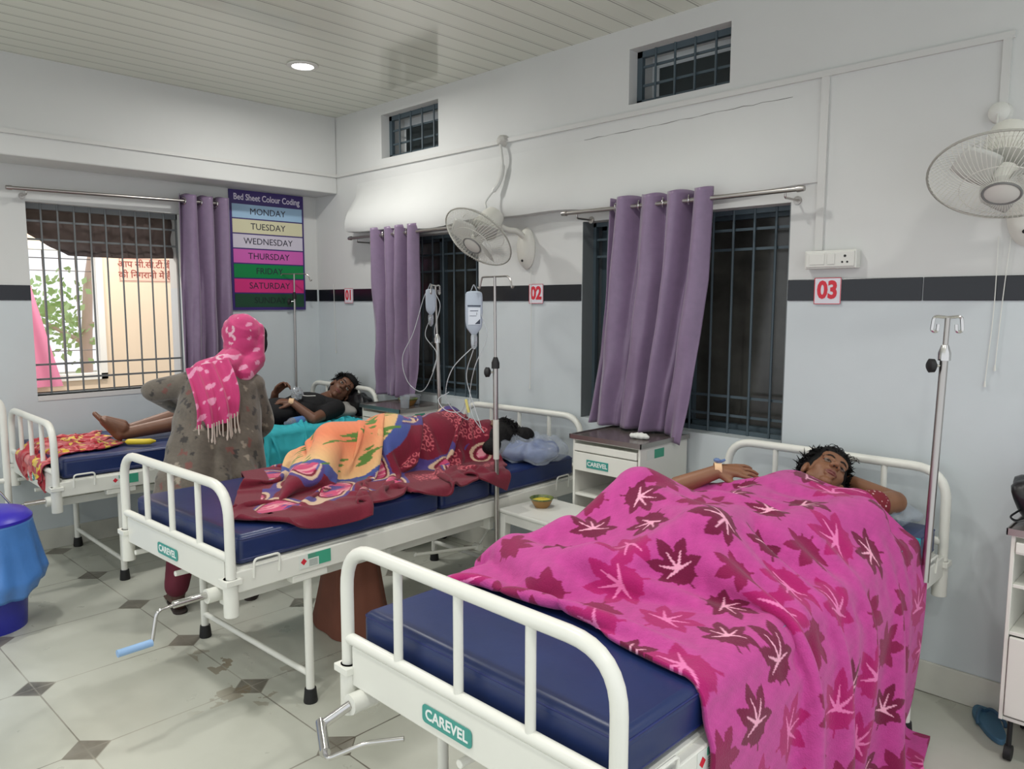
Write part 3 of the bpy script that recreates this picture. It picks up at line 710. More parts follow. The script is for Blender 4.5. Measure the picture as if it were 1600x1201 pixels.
for lab, pts in (('thin white pull cord hanging below the left wall fan', [(1.98, -.012, 1.72), (1.982, -.01, 1.4), (1.975, -.01, 1.05)]),
                 ('left one of two thin white cords hanging by the right edge', [(4.262, -.012, 1.76), (4.262, -.010, 1.5), (4.25, -.01, 1.24)]),
                 ('right one of two thin white cords hanging by the right edge', [(4.30, -.012, 1.76), (4.287, -.01, 1.53), (4.278, -.01, 1.3)]),
                 ('thin white cord on the wall near the left corner beside tag 01', [(-.06, -.012, 1.66), (-.055, -.01, 1.4), (-.05, -.01, 1.16)])):
    t = thing('pull_cord', lab, 'cord', pts[0]); obj('cord', T(smooth_path(pts), .0018, 6), PVCW, t, world=True)
    e = Vector(pts[-1]); obj('toggle', T([e, e-Vector((0, 0, .02))], [.003, .0045], 8), PVCW, t, world=True)
# ------------------------------------------------------------------ switch board and bed numbers
t = thing('socket_board', 'white switch and socket board on the wall above number 03', 'socket', (3.575, 0, 1.66))
obj('back_box', B(3.575, 3.785, -.045, 0, 1.663, 1.737), PVCW, t, smooth=False, bevel=.004, world=True)
pl = obj('cover_plate', B(3.582, 3.778, -.051, -.045, 1.67, 1.731), PVCW, t, smooth=False, bevel=.003, world=True)
obj('blank_module', B(3.598, 3.66, -.054, -.051, 1.68, 1.722), PVCW, pl, smooth=False, bevel=.001, world=True); obj('switch', B(3.672, 3.702, -.055, -.051, 1.68, 1.722), PVCW, pl, smooth=False, bevel=.001, world=True)
bm = bmesh.new()
for x, z, r in ((3.742, 1.712, .0052), (3.732, 1.688, .004), (3.752, 1.688, .004)): tube(bm, [(x, -.0505, z), (x, -.0525, z)], r, 10)
obj('socket_holes', bm, BLACKR, pl, world=True)
for i, (x0, x1, s) in enumerate(((.082, .190, '01'), (1.965, 2.072, '02'), (3.606, 3.716, '03'))):
    t = thing('number_sign', 'white wall sign with red number %s on the black band, %s' % (s, ('by the corner', 'right of the left fan', 'below the socket board')[i]), 'sign', (x0, 0, 1.52))
    c = obj('card', B(x0, x1, -.0095, -.0062, 1.519, 1.628), TAGW, t, smooth=False, world=True)
    bm = bmesh.new()
    for a, b, c_, d in ((x0, x1, 1.519, 1.5215), (x0, x1, 1.6255, 1.628), (x0, x0+.0025, 1.519, 1.628), (x1-.0025, x1, 1.519, 1.628)): box(bm, a, b, -.0102, -.0095, c_, d)
    obj('border', bm, RED, t, smooth=False, world=True)
    text_mesh('number', s, .098, RED, t, face_M(((x1-x0)/2, -.0100, .0545), (1, 0, 0), (0, 0, 1)), bold=.004, sx=.86)

# ------------------------------------------------------------------ weekday chart
SY0, SY1, SZ0, SZ1 = -.700, -.118, 1.468, 2.318
t = thing('colour_chart', 'weekday bed sheet colour chart with coloured rows on the left wall', 'chart', (XL, (SY0+SY1)/2, SZ0))
PURP = mat('chart purple', (58, 40, 110), .4)
obj('board', B(XL+.001, XL+.012, SY0, SY1, SZ0, SZ1), PURP, t, smooth=False, world=True)
rows = [('MONDAY', (162, 196, 224)), ('TUESDAY', (216, 212, 178)), ('WEDNESDAY', (206, 200, 214)), ('THURSDAY', (206, 96, 178)), ('FRIDAY', (0, 128, 66)), ('SATURDAY', (208, 48, 122)), ('SUNDAY', (30, 70, 48))]
hz = (SZ1-.098-SZ0-.012)/7; yc = (SY0+SY1)/2
for k, (s, c) in enumerate(rows):
    zt = SZ1-.098-k*hz
    rw = obj('row_strip', B(XL+.012, XL+.0135, SY0+.018, SY1-.014, zt-hz+.009, zt), mat('chart '+s.lower(), c, .4), t, smooth=False, world=True)
    text_mesh('weekday', s, .064, mat('chart ink', (38, 34, 56), .5) if k < 6 else mat('faded ink', (20, 34, 34), .5), t, face_M((.014, yc+.0-((SY0+SY1)/2), zt-hz/2+.004-SZ0), (0, 1, 0), (0, 0, 1)), bold=0)
text_mesh('heading', 'Bed Sheet Colour Coding', .062, mat('heading white', (226, 220, 236), .5), t, face_M((.0135, 0, SZ1-.050-SZ0), (0, 1, 0), (0, 0, 1)), bold=.0010, sx=.80)

# ------------------------------------------------------------------ notice on the corridor wall
t = thing('wall_notice', 'pinkish notice in Hindi on the beige wall outside the left window', 'notice', (OX, -.67, 1.72))
obj('sheet', B(OX+.001, OX+.004, -.885, -.46, 1.70, 1.90), mat('notice paper', (222, 186, 168), .6), t, smooth=False, world=True)
NI = mat('notice ink', (140, 70, 62), .6)
bm = bmesh.new()
for a in ((-.88, -.465, 1.705, 1.708), (-.88, -.465, 1.892, 1.895), (-.88, -.877, 1.705, 1.895), (-.468, -.465, 1.705, 1.895)): box(bm, OX+.004, OX+.005, *a)
obj('notice_border', bm, NI, t, smooth=False, world=True)
text_mesh('notice_text', '\u0906\u092a \u0938\u0940.\u0938\u0940.\u091f\u0940.\u0935\u0940', .075, NI, t, face_M((.005, 0, .125), (0, 1, 0), (0, 0, 1)), bold=.001)
text_mesh('notice_text', '\u0915\u0940 \u093f\u0928\u0917\u0930\u093e\u0928\u0940 \u092e\u0947\u0902 \u0939\u0948', .075, NI, t, face_M((.005, 0, .035), (0, 1, 0), (0, 0, 1)), bold=.001)
# pink curtain at the outer window
def curtain_surface(name, f, n=140, m=60):
    P = np.zeros((n, m, 3))
    for i in range(n):
        for j in range(m): P[i, j] = f(i/(n-1), j/(m-1))
    return grid_mesh(name, P)
o = obj('window_curtain', curtain_surface('c', lambda u, v: (OX+.09+.015*math.sin(u*16), -1.80+u*(.16+.26*v), 1.98-v*1.13), 60, 20), mat('pink curtain', (214, 130, 160), .8), angle=180)
tag(o, 'faded pink curtain at the corridor window outside, left side', 'curtain')
# corridor ceiling lights
for y in (-2.0, -1.0):
    ld = bpy.data.lights.new('corridor_light', 'AREA'); ld.shape = 'DISK'; ld.size = .2; ld.energy = 26; ld.color = (1, .97, .92)
    o = bpy.data.objects.new('corridor_light', ld); COL.objects.link(o); o.location = (-1.2, y, 2.69)
# dark cloth bunched over the top of the left window
def cl(u, v):
    y = -1.95+u*.93; zb = 1.99-.16*min(1, u/.28)**.7-.02*math.sin(u*3)
    z = 2.10-v*(2.10-zb); return (XL-.16-.02*math.sin(v*9+u*3)-.012*math.sin(u*46), y, z)
o = obj('dark_cloth', curtain_surface('c', cl, 120, 24), mat('dark netting', (92, 78, 76), .9, alpha=.9), angle=180)
tag(o, 'dark cloth bunched across the top of the left window behind its bars', 'cloth'); md = o.modifiers.new('s', 'SOLIDIFY'); md.thickness = .006

# ------------------------------------------------------------------ curtains on steel rods
CURT = mat('mauve satin', (126, 106, 134), .38, sheen=.3, var=.05, vscale=30)
def rod(label, a, b, wall, group=None):
    a, b = Vector(a), Vector(b); t = thing('curtain_rod', label, 'curtain rod', a)
    obj('rod', T([a, b], .0105, 14), STEEL, t, world=True)
    d = (b-a).normalized()
    for p, s in ((a, -1), (b, 1)):
        obj('finial', T([p, p+d*s*.012, p+d*s*.03], [.014, .014, .012], 14), STEEL, t, world=True)
    for p in (a+d*.07, b-d*.05):
        w = Vector((p.x if wall == 'y' else XL, 0 if wall == 'y' else p.y, p.z-.03))
        bm = bmesh.new(); tube(bm, rounded([p-Vector((0, 0, .012)), p-Vector((0, 0, .03)), w], .01, 3), .005, 8)
        n = Vector((0, -1, 0)) if wall == 'y' else Vector((1, 0, 0)); tube(bm, [w, w+n*.006], .018, 14)
        obj('bracket', bm, STEEL, t, world=True)
    return t
rod('long steel curtain rod above window 03', (2.335, -.12, 1.985), (3.565, -.12, 1.985), 'y')
rod('steel curtain rod above the window between numbers 01 and 02', (.352, -.12, 1.972), (1.60, -.12, 1.972), 'y')
rod('steel curtain rod above the left window', (-.20, -2.03, 2.172), (-.20, -.835, 2.195), 'x')
def curtain(label, fx, nf, amp, z1, z0, wall, base, seed, zbot=None, rings=None):
    """fx(s) -> (left, right) along the rod at depth s (0 top .. 1 bottom)"""
    rnd = random.Random(seed); ph = [rnd.uniform(-.4, .4) for _ in range(8)]; n, m = 200, 70
    P = np.zeros((n, m, 3))
    for j in range(m):
        s = j/(m-1); a, b = fx(s)
        for i in range(n):
            u = i/(n-1)
            uu = u+.028*math.sin(2*PI*u*1.3+ph[0]+s*2.2)*s+.012*math.sin(7*u+5*s+ph[1])*s
            A = amp*(1-.25*s)*(1+.25*math.sin(3.1*u*PI+ph[2]+2*s))
            d = A*math.sin(2*PI*nf*uu+ph[3]*.5)+.16*A*math.sin(2*PI*nf*uu*2.0+ph[4]+3*s)+.010*s*math.sin(2*PI*nf*2.7*u+ph[5]+4*s)
            d += .007*s*math.sin(s*19+u*11)*math.sin(u*23+s*4)+.012*s*s*math.sin(2*PI*nf*1.5*u+ph[6]*4+6*s)+.005*math.sin(u*60+ph[7]*9+s*7)*s
            x = a+(b-a)*u+.010*math.cos(2*PI*nf*uu)*(1-.3*s)
            z = z1+(z0+(zbot(u) if zbot else 0)-z1)*s + (.004*math.cos(2*PI*nf*uu*2) if j == 0 else 0)
            P[i, j] = (x, base+d, z) if wall == 'y' else (base-d, x, z)
    t = thing('curtain', label, 'curtain', tuple(P[:, -1].mean(0)))
    me = grid_mesh('drape', P); o = obj('drape', me, CURT, t, angle=180, world=True); md = o.modifiers.new('s', 'SOLIDIFY'); md.thickness = .0025
    for k in range(int(nf*2)):
        u = (k+.5)/(nf*2)*.96+.02; a, b = fx(0); x = a+(b-a)*u
        c = Vector((x, base, z1-.045)) if wall == 'y' else Vector((base, x, z1-.045)); ax = Vector((1, .5, 0)) if wall == 'y' else Vector((-.5, 1, 0)); ax.normalize()
        e1 = Vector((0, 0, 1)); e2 = ax.cross(e1)
        obj('eyelet', T([c+e1*.021*math.cos(q)+e2*.021*math.sin(q) for q in [2*PI*k2/20 for k2 in range(20)]], .004, 6, closed=True), CHROME, t, world=True)
    return t
def li(pts):
    xs = [p[0] for p in pts]
    def f(s): return (float(np.interp(s, xs, [p[1] for p in pts])), float(np.interp(s, xs, [p[2] for p in pts])))
    return f
curtain('long mauve curtain over the left half of the window beside number 03', li([(0, 2.60, 3.17), (.35, 2.57, 3.15), (.7, 2.53, 3.10), (1, 2.49, 3.05)]), 4, .048, 2.033, .905, 'y', -.115, 3, zbot=lambda u: -.045*max(0, (u-.86)/.14))
curtain('mauve curtain gathered left of the fan between numbers 01 and 02', li([(0, .56, 1.085), (.5, .58, 1.08), (1, .60, 1.07)]), 4, .045, 2.022, .90, 'y', -.115, 5)
curtain('mauve curtain gathered at the right end of the left window', li([(0, -1.09, -.755), (.5, -1.09, -.75), (1, -1.09, -.745)]), 3, .042, 2.235, .93, 'x', -.20, 9)

# ------------------------------------------------------------------ bin with blue liner
bx, by = .80, -2.46
t = thing('waste_bin', 'dark blue bin with a bright blue liner bag at the left edge', 'bin', (bx, by, 0))
obj('body', L([(0, 0), (.15, 0), (.185, .50), (.18, .50), (.146, .01), (0, .01)], 36), mat('bin blue plastic', (38, 42, 150), .35), t)
bm = bmesh.new(); n, m = 72, 22; R_ = []
for j in range(m):
    s = j/(m-1); row = []
    for i in range(n):
        a = 2*PI*i/n; r = .196+.045*s+.010*s*math.sin(9*a+2*s)+.008*s*math.sin(17*a)+.028*s*s*math.cos(a-.7)
        z = .515-s*(.34+.03*math.sin(3*a+1)-.02*math.cos(a))+.006*math.sin(11*a)*s
        if s > .8: r -= (s-.8)*.22
        row.append(bm.verts.new((r*math.cos(a), r*math.sin(a), z)))
    R_.append(row)
for j in range(m-1):
    for i in range(n): bm.faces.new((R_[j][i], R_[j][(i+1) % n], R_[j+1][(i+1) % n], R_[j+1][i]))
o = obj('liner_bag', bm, mat('blue polythene', (74, 126, 196), .35, var=.08, vscale=9, bump=.5, bscale=22), t, angle=180); md = o.modifiers.new('s', 'SOLIDIFY'); md.thickness = .002
obj('lid', L([(0, .575), (.10, .57), (.175, .55), (.198, .525), (.198, .512), (0, .512)], 40), mat('bin lid violet blue', (52, 40, 178), .35), t)
# ------------------------------------------------------------------ brown cloth bag under the middle bed
n, m = 64, 20; P = np.zeros((n, m, 3))
for j in range(m):
    s = j/(m-1)
    for i in range(n):
        a = 2*PI*i/(n-1); ax, ay = .185+.06*(1-s)**1.5, .10+.05*(1-s)
        f = 1+.05*math.sin(5*a+1)*(1-s)+.03*math.sin(9*a)
        P[i, j] = (1.985+ax*math.cos(a)*f*(1-.12*s), -1.245+ay*math.sin(a)*f, .002+s*.36)
me = grid_mesh('b', P); bm = bmesh.new(); bm.from_mesh(me); bmesh.ops.remove_doubles(bm, verts=bm.verts[:], dist=1e-5)
bmesh.ops.holes_fill(bm, edges=[e for e in bm.edges if e.is_boundary])
t = thing('cloth_bag', 'brown cloth bag standing on the floor under the middle bed', 'bag', (1.985, -1.245, 0))
obj('bag_body', bm, mat('brown cloth', (112, 66, 50), .85, var=.12, vscale=5, bump=.3), t, angle=60, world=True)
obj('bag_handle', T(smooth_path([(1.91, -1.245, .35), (1.93, -1.235, .41), (2.02, -1.235, .41), (2.06, -1.245, .35)]), .008, 8), mat('brown cloth', (112, 66, 50)), t, world=True)
# ------------------------------------------------------------------ slippers
def slipper(label, x, y, rz):
    t = thing('slipper', label, 'slipper', (x, y, 0), rz, 'blue slippers by the right wall')
    bm = bmesh.new(); out = []
    for k in range(28):
        a = 2*PI*k/28; yy = .125*math.sin(a); w = .042+.008*math.sin(a); out.append((w*math.cos(a)*(1-.12*math.exp(-((yy+.02)/.04)**2)), yy))
    v0 = [bm.verts.new((a, b, 0)) for a, b in out]; v1 = [bm.verts.new((a, b, .02)) for a, b in out]
    bm.faces.new(v0[::-1]); bm.faces.new(v1)
    for k in range(28): bm.faces.new((v0[k], v0[(k+1) % 28], v1[(k+1) % 28], v1[k]))
    obj('sole', bm, mat('slipper blue', (70, 112, 140), .6), t, bevel=.004)
    bm = bmesh.new()
    for s in (-1, 1): tube(bm, smooth_path([(0, .075, .02), (s*.02, .05, .04), (s*.042, 0, .03), (s*.044, -.02, .015)]), .0065, 8)
    obj('strap', bm, mat('slipper strap', (52, 86, 112), .5), t); return t
slipper('blue rubber slipper on the floor beside the right locker, nearer the wall', 4.362, -.115, math.radians(28))
slipper('blue rubber slipper beside the right locker, nearer the bottom edge', 4.545, -.43, math.radians(-50))
# black bag on right locker
bm = bmesh.new(); ell(bm, (4.50, -.19, .88), (.11, .10, .095), u=28, v=18)
for v in bm.verts:
    c = v.co-Vector((4.50, -.19, .88)); c *= 1+.10*math.sin(c.x*70+c.z*40)+.07*math.sin(c.y*90)
    v.co = Vector((4.50, -.19, .88))+c; v.co.z = max(v.co.z, .794)
t = thing('plastic_bag', 'black plastic bag with tied handle on the right-hand locker', 'bag', (4.50, -.19, .793))
obj('bag_body', bm, mat('black polythene', (22, 22, 25), .35, bump=.6, bscale=30), t, angle=180, world=True)
obj('bag_handle', T(smooth_path([(4.47, -.24, .83), (4.43, -.27, .81), (4.41, -.28, .82), (4.42, -.27, .835), (4.45, -.24, .86)]), .006, 6, flat=.4), mat('black polythene', (22, 22, 25)), t, world=True)

# ------------------------------------------------------------------ people: one continuous skin per body
def V(*a): return Vector(a)
def prim_bm(prims, seg=18):
    bm = bmesh.new()
    for q in prims:
        if q[0] == 'c':
            a, b, ra, rb = Vector(q[1]), Vector(q[2]), q[3], q[4]; d = b-a; n = 8; pts, rr = [], []
            dn = d.normalized()
            for k in range(4): t = math.radians(90-k*25); pts.append(a-dn*ra*math.sin(t)); rr.append(max(.0008, ra*math.cos(t)))
            for k in range(n+1): pts.append(a+d*k/n); rr.append(ra+(rb-ra)*k/n)
            for k in range(4): t = math.radians((k+1)*22.5); pts.append(b+dn*rb*math.sin(t)); rr.append(max(.0008, rb*math.cos(t)))
            tube(bm, pts, rr, seg, flat=q[5] if len(q) > 5 else 1.0)
        else: ell(bm, q[1], q[2], q[3] if len(q) > 3 else None, 24, 16)
    return bm
def blob(name, prims, m, parent, vox=.006, smooth_n=4, fac=.5, deform=None):
    bm = prim_bm(prims); me = bpy.data.meshes.new(name); bm.to_mesh(me); bm.free()
    tmp = bpy.data.objects.new('tmp', me); COL.objects.link(tmp)
    r = tmp.modifiers.new('r', 'REMESH'); r.mode = 'VOXEL'; r.voxel_size = vox
    if smooth_n: s = tmp.modifiers.new('s', 'SMOOTH'); s.factor = fac; s.iterations = smooth_n
    dg = bpy.context.evaluated_depsgraph_get(); dg.update()
    out = bpy.data.meshes.new_from_object(tmp.evaluated_get(dg)); bpy.data.objects.remove(tmp)
    out.name = name
    if deform:
        co = np.zeros(len(out.vertices)*3); out.vertices.foreach_get('co', co); co = deform(co.reshape(-1, 3)); out.vertices.foreach_set('co', co.ravel())
    out.materials.clear()
    return obj(name, out, m, parent, angle=180, world=True)
def frame(origin, upv, fwd, tilt=0):
    u = Vector(upv).normalized(); f = Vector(fwd); f = (f-u*f.dot(u)).normalized(); r = f.cross(u)
    M = Matrix((r, f, u)).transposed().to_4x4(); M.translation = Vector(origin); return M
def head_prims(M, s=1.0):
    R = M.to_3x3(); P = lambda *a: M @ (Vector(a)*s)
    e = lambda c, r: ('e', P(*c), tuple(x*s for x in r), R)
    c = lambda a, b, ra, rb: ('c', P(*a), P(*b), ra*s, rb*s)
    return [e((0, -.018, .028), (.074, .090, .082)), e((0, .024, -.030), (.058, .060, .074)), e((.030, .046, -.026), (.030, .030, .034)), e((-.030, .046, -.026), (.030, .030, .034)),
            e((0, .060, -.092), (.024, .020, .018)), c((-.045, .012, -.050), (-.010, .050, -.088), .022, .017), c((.045, .012, -.050), (.010, .050, -.088), .022, .017),
            c((0, .080, .012), (0, .106, -.024), .008, .0125), e((.013, .094, -.030), (.0095, .011, .008)), e((-.013, .094, -.030), (.0095, .011, .008)),
            c((-.040, .066, .024), (-.012, .079, .022), .011, .010), c((.040, .066, .024), (.012, .079, .022), .011, .010), e((0, .058, .045), (.055, .026, .035)),
            c((-.017, .080, -.058), (.017, .080, -.058), .0085, .0085), e((0, .082, -.056), (.012, .011, .0065)), c((-.014, .079, -.069), (.014, .079, -.069), .0085, .0085),
            e((.077, -.008, -.010), (.010, .020, .031)), e((-.077, -.008, -.010), (.010, .020, .031))]
def face_parts(M, parent, s=1.0, closed=.5, skin=None):
    P = lambda *a: M @ (Vector(a)*s); R = M.to_3x3()
    WH = mat('eye white', (164, 152, 142), .3); IR = mat('iris dark brown', (26, 16, 12), .15); LIPM = mat('lips', (118, 68, 62), .5); BROW = mat('eyebrow', (24, 18, 16), .8)
    for sx in (-1, 1):
        bm = bmesh.new(); ell(bm, P(sx*.030, .0735, .0035), (.0135*s, .0085*s, .0085*s*(1-closed*.5)), R); ey = obj('eye', bm, WH, parent, angle=180, world=True)
        bm = bmesh.new(); ell(bm, P(sx*.030, .0800, .003-closed*.002), (.0058*s, .0028*s, .0055*s*(1-closed*.4)), R); obj('iris', bm, IR, ey, angle=180, world=True)
        bm = bmesh.new(); tube(bm, smooth_path([P(sx*.0155, .0770, .002), P(sx*.024, .0825, .009-closed*.006), P(sx*.034, .0805, .009-closed*.006), P(sx*.045, .0700, .002)], 5), .0013*s, 6); obj('eyelashes', bm, BROW, parent, world=True)
        bm = bmesh.new(); tube(bm, smooth_path([P(sx*.012, .0885, .021), P(sx*.026, .0870, .028), P(sx*.040, .0780, .027), P(sx*.050, .066, .020)], 5), [.0026*s]*10+[.0018*s]*5+[.001*s], 6, flat=1.4); obj('eyebrow', bm, BROW, parent, world=True)
    bm = bmesh.new(); tube(bm, smooth_path([P(-.024, .079, -.0625), P(-.008, .0905, -.0575), P(0, .0910, -.059), P(.008, .0905, -.0575), P(.024, .079, -.0625)], 5), [.0022*s]+[.0042*s]*19+[.0022*s], 8); tube(bm, smooth_path([P(-.020, .080, -.066), P(0, .0900, -.0695), P(.020, .080, -.066)], 6), [.002*s]+[.0052*s]*11+[.002*s], 8)
    obj('lips', bm, LIPM, parent, world=True)
    bm = bmesh.new()
    for sx in (-1, 1): ell(bm, P(sx*.006, .1010, -.0375), (.003*s, .004*s, .002*s), R, 8, 6)
    obj('nostrils', bm, BROW, parent, world=True)
def hair(name, M, parent, s=1.0, n=500, back=0, seed=1, messy=.02, fringe=0.0, extra=()):
    rnd = random.Random(seed); P = lambda *a: M @ (Vector(a)*s); R = M.to_3x3(); HM = mat('black hair', (13, 11, 12), .75, bump=.6, bscale=160, spec=.3)
    pr = [('e', P(0, -.030, .040), (.083*s, .092*s, .086*s), R), ('e', P(0, -.055, -.01), (.078*s, .062*s, .08*s), R), ('e', P(0, .030, .080), (.064*s, .05*s, .04*s), R)]+list(extra)
    o = blob(name, pr, HM, parent, .006, 2)
    bm = bmesh.new()
    for k in range(n):
        a = rnd.uniform(0, 2*PI); b = rnd.uniform(.02, 1)
        d = V(math.cos(a)*math.sqrt(1-b*b), math.sin(a)*math.sqrt(1-b*b), b)
        if d.y > .35 and d.z < .55-fringe: continue
        p0 = V(d.x*.083, d.y*.092-.030, d.z*.086+.040)*.985
        l = rnd.uniform(.02, .05); dirn = (V(rnd.gauss(0, 1), rnd.gauss(0, 1)+(1.2 if fringe and d.y > 0 else -.4), rnd.gauss(0, .8)-.5)).normalized(); dirn = (dirn-d*dirn.dot(d)*.75).normalized()
        p1 = p0+dirn*l*.5+d*messy*.5; p2 = p0+dirn*l+d*messy*rnd.uniform(-.2, 1)
        tube(bm, [P(*p0), P(*p1), P(*p2)], [.0035*s, .0028*s, .0006], 4, caps=False)
    obj('hair_strands', bm, HM, o, world=True); return o
def hand_prims(wrist, along, back, side=1, s=1.0, curl=(25, 30, 20), spread=4, thumb=1.0):
    """along = finger direction, back = direction the back of the hand faces, side=+1: thumb on the (along x back) side"""
    a = Vector(along).normalized(); b = Vector(back); b = (b-a*b.dot(a)).normalized(); t = a.cross(b)*side
    W = lambda x, y, z: Vector(wrist)+(a*x+t*y+b*z)*s
    out = [('c', W(0, .004, 0), W(.075, .024, .002), .019*s, .013*s), ('c', W(0, -.004, 0), W(.075, -.022, 0), .019*s, .0125*s), ('c', W(.01, 0, .002), W(.082, 0, .003), .018*s, .0135*s), ('c', W(.015, .016, -.008), W(.045, .036, -.012), .015*s, .012*s)]
    for y, L_, r in ((.030, .074, .0088), (.0105, .082, .0090), (-.0100, .077, .0087), (-.0290, .060, .0078)):
        ang = 0; p = W(.083-abs(y-.008)*.18, y, .001); sp = math.radians(spread*(y/.02))
        for k, fr in enumerate((.46, .30, .24)):
            ang += math.radians(curl[k]); d = (a*math.cos(ang)*math.cos(sp)+t*math.sin(sp)-b*math.sin(ang)).normalized()
            q = p+d*L_*fr*s; out.append(('c', p, q, r*s*(1-.08*k), r*s*(.92-.09*k))); p = q
    p0, p1, p2, p3 = W(.018, .022, -.008), W(.045, .048, -.016*thumb), W(.072, .058, -.024*thumb), W(.092, .060, -.032*thumb)
    out += [('c', p0, p1, .0150*s, .0115*s), ('c', p1, p2, .0112*s, .0098*s), ('c', p2, p3, .0098*s, .0080*s)]
    return out
def foot_prims(heel, toe_dir, up_dir, k_=1.0):
    f = Vector(toe_dir).normalized(); u = Vector(up_dir); u = (u-f*u.dot(f)).normalized(); s = f.cross(u); W = lambda x, y, z: Vector(heel)+(f*x+s*y+u*z)*k_
    out = [('e', W(.02, 0, .03), (.034, .034, .034)), ('c', W(.02, 0, .03), W(.15, .012, .022), .034, .026, 1.0), ('c', W(.04, .0, .07), W(.14, .01, .03), .035, .024), ('c', W(.03, 0, .03), W(.16, -.022, .016), .026, .018)]
    for k, (y, r, l) in enumerate(((.030, .0125, .058), (.010, .0085, .060), (-.006, .0080, .055), (-.021, .0075, .048), (-.035, .0070, .038))):
        out.append(('c', W(.155, y, .014), W(.165+l, y*1.1, .012), r*1.1, r))
    return out
SKINA = mat('skin brown warm', (134, 92, 66), .5, var=.07, vscale=14, bump=.12, bscale=180)
SKINB = mat('skin deep brown', (112, 76, 58), .5, var=.07, vscale=14, bump=.12, bscale=180)
SKINC = mat('skin dark', (78, 54, 44), .55, var=.06, vscale=14)

# --- patient in the nearest bed
g = thing('person', 'person under the pink leaf blanket, one arm folded behind the head', 'person', (3.78, -.9, .72))
MG = frame((3.80, -.305, .862), (-.10, .90, .42), (.62, -.20, .78))
gb = head_prims(MG, .98)
sL, eL, hL = V(3.95, -.49, .80), V(4.047, -.266, .800), V(3.855, -.195, .835)
gb += [('c', MG @ V(0, -.02, -.07), V(3.785, -.50, .80), .050, .058), ('e', V(3.78, -.60, .785), (.155, .17, .085)), ('e', V(3.76, -.80, .775), (.135, .18, .085)), ('e', V(3.745, -1.0, .775), (.165, .14, .085)),
       ('c', V(3.80, -.49, .79), sL, .06, .055), ('c', sL, eL, .052, .041), ('c', eL, hL, .040, .026), ('c', V(3.75, -.52, .79), V(3.62, -.56, .79), .055, .05),
       ('c', V(3.62, -.56, .79), V(3.50, -.75, .80), .045, .038), ('c', V(3.46, -.79, .85), V(3.565, -.70, .905), .036, .026), ('c', V(3.52, -.70, .80), V(3.46, -.79, .85), .038, .036)]
gb3 = list(gb)
gb += hand_prims(V(3.563, -.695, .912), (.80, .56, .0), (.05, -.55, 1), 1, .98, (8, 16, 14), 7)
gb += hand_prims(hL, (-.8, .55, .25), (.2, .3, 1), -1, .95, (25, 35, 25), 2)
kR, aR = V(3.52, -1.13, .915), V(3.44, -1.36, .765)
kL, aL = V(3.86, -1.30, .875), V(3.72, -1.53, .765)
GL = [('c', V(3.66, -1.0, .785), kR, .080, .058), ('c', kR, aR, .052, .036), ('c', V(3.83, -1.0, .785), kL, .080, .058), ('c', kL, aL, .050, .035)]
GL += foot_prims(V(3.44, -1.36, .735), (-.15, -.95, .12), (.2, .15, 1)) + foot_prims(V(3.70, -1.52, .735), (-.75, -.6, .1), (.2, .15, 1)); gb += GL
gb3 += GL; body = blob('body', gb, SKINA, g, .0042, 3)
face_parts(MG, g, .98, closed=1.2)
def hw(M, p, s): return M @ (Vector(p)*s)
hair('hair', MG, g, 1.02, 1500, seed=4, messy=.022, fringe=.12, extra=[('e', hw(MG, (0, -.02, .085), 1), (.07, .07, .045), MG.to_3x3()), ('e', hw(MG, (-.02, -.10, .0), 1), (.07, .06, .06), MG.to_3x3()), ('c', hw(MG, (-.07, -.02, .02), 1), hw(MG, (-.085, -.04, -.05), 1), .025, .02)])
bm = bmesh.new()                                                    # loose flyaway hairs over the forehead
for k in range(12):
    a = -.05+k*.008; pts = smooth_path([MG @ V(a, .02, .118), MG @ V(a*1.3-.01, .03+random.uniform(0, .02), .142+random.uniform(-.01, .008)), MG @ V(a*1.2-.02, .055, .128+random.uniform(-.015, .01)), MG @ V(a-.03, .07, .10)], 5)
    tube(bm, pts, .0012, 4, caps=False)
obj('stray_hairs', bm, mat('black hair', (20, 17, 18)), g, world=True)
REDK = mat('dark red dotted cotton', (120, 22, 38), .8); nt = REDK.node_tree
vo = nt.nodes.new('ShaderNodeTexVoronoi'); vo.inputs['Scale'].default_value = 62; tc_ = nt.nodes.new('ShaderNodeTexCoord'); nt.links.new(tc_.outputs['Object'], vo.inputs['Vector'])
cr = nt.nodes.new('ShaderNodeValToRGB'); cr.color_ramp.elements[0].position = .20; cr.color_ramp.elements[0].color = lin((222, 190, 190)); cr.color_ramp.elements[1].position = .26; cr.color_ramp.elements[1].color = lin((122, 22, 40))
nt.links.new(vo.outputs['Distance'], cr.inputs[0]); nt.links.new(cr.outputs[0], nt.nodes['Principled BSDF'].inputs['Base Color'])
blob('kurta', [('e', V(3.78, -.60, .787), (.165, .17, .092)), ('e', V(3.76, -.80, .777), (.142, .18, .09)), ('c', V(3.80, -.50, .79), V(3.95, -.49, .80), .068, .064), ('c', sL, sL*.42+eL*.58, .062, .056), ('c', V(3.75, -.52, .79), V(3.62, -.56, .79), .06, .056)], REDK, g, .006, 3)
bm = bmesh.new(); wq = V(3.563, -.695, .912); aw = V(.8, .6, .02).normalized(); tube(bm, [wq-aw*.010, wq+aw*.016], .0275, 20, caps=False)
obj('wrist_tape', bm, mat('skin coloured tape', (226, 190, 150), .7), g, world=True)
bm = bmesh.new(); tube(bm, [wq+V(0, 0, .026)-aw*.0, wq+V(0, 0, .038)+aw*.03], [.007, .004], 8); ell(bm, wq+V(0, 0, .036), (.014, .010, .008))
obj('cannula', bm, mat('cannula blue', (120, 150, 200), .2, trans=.4), g, world=True)

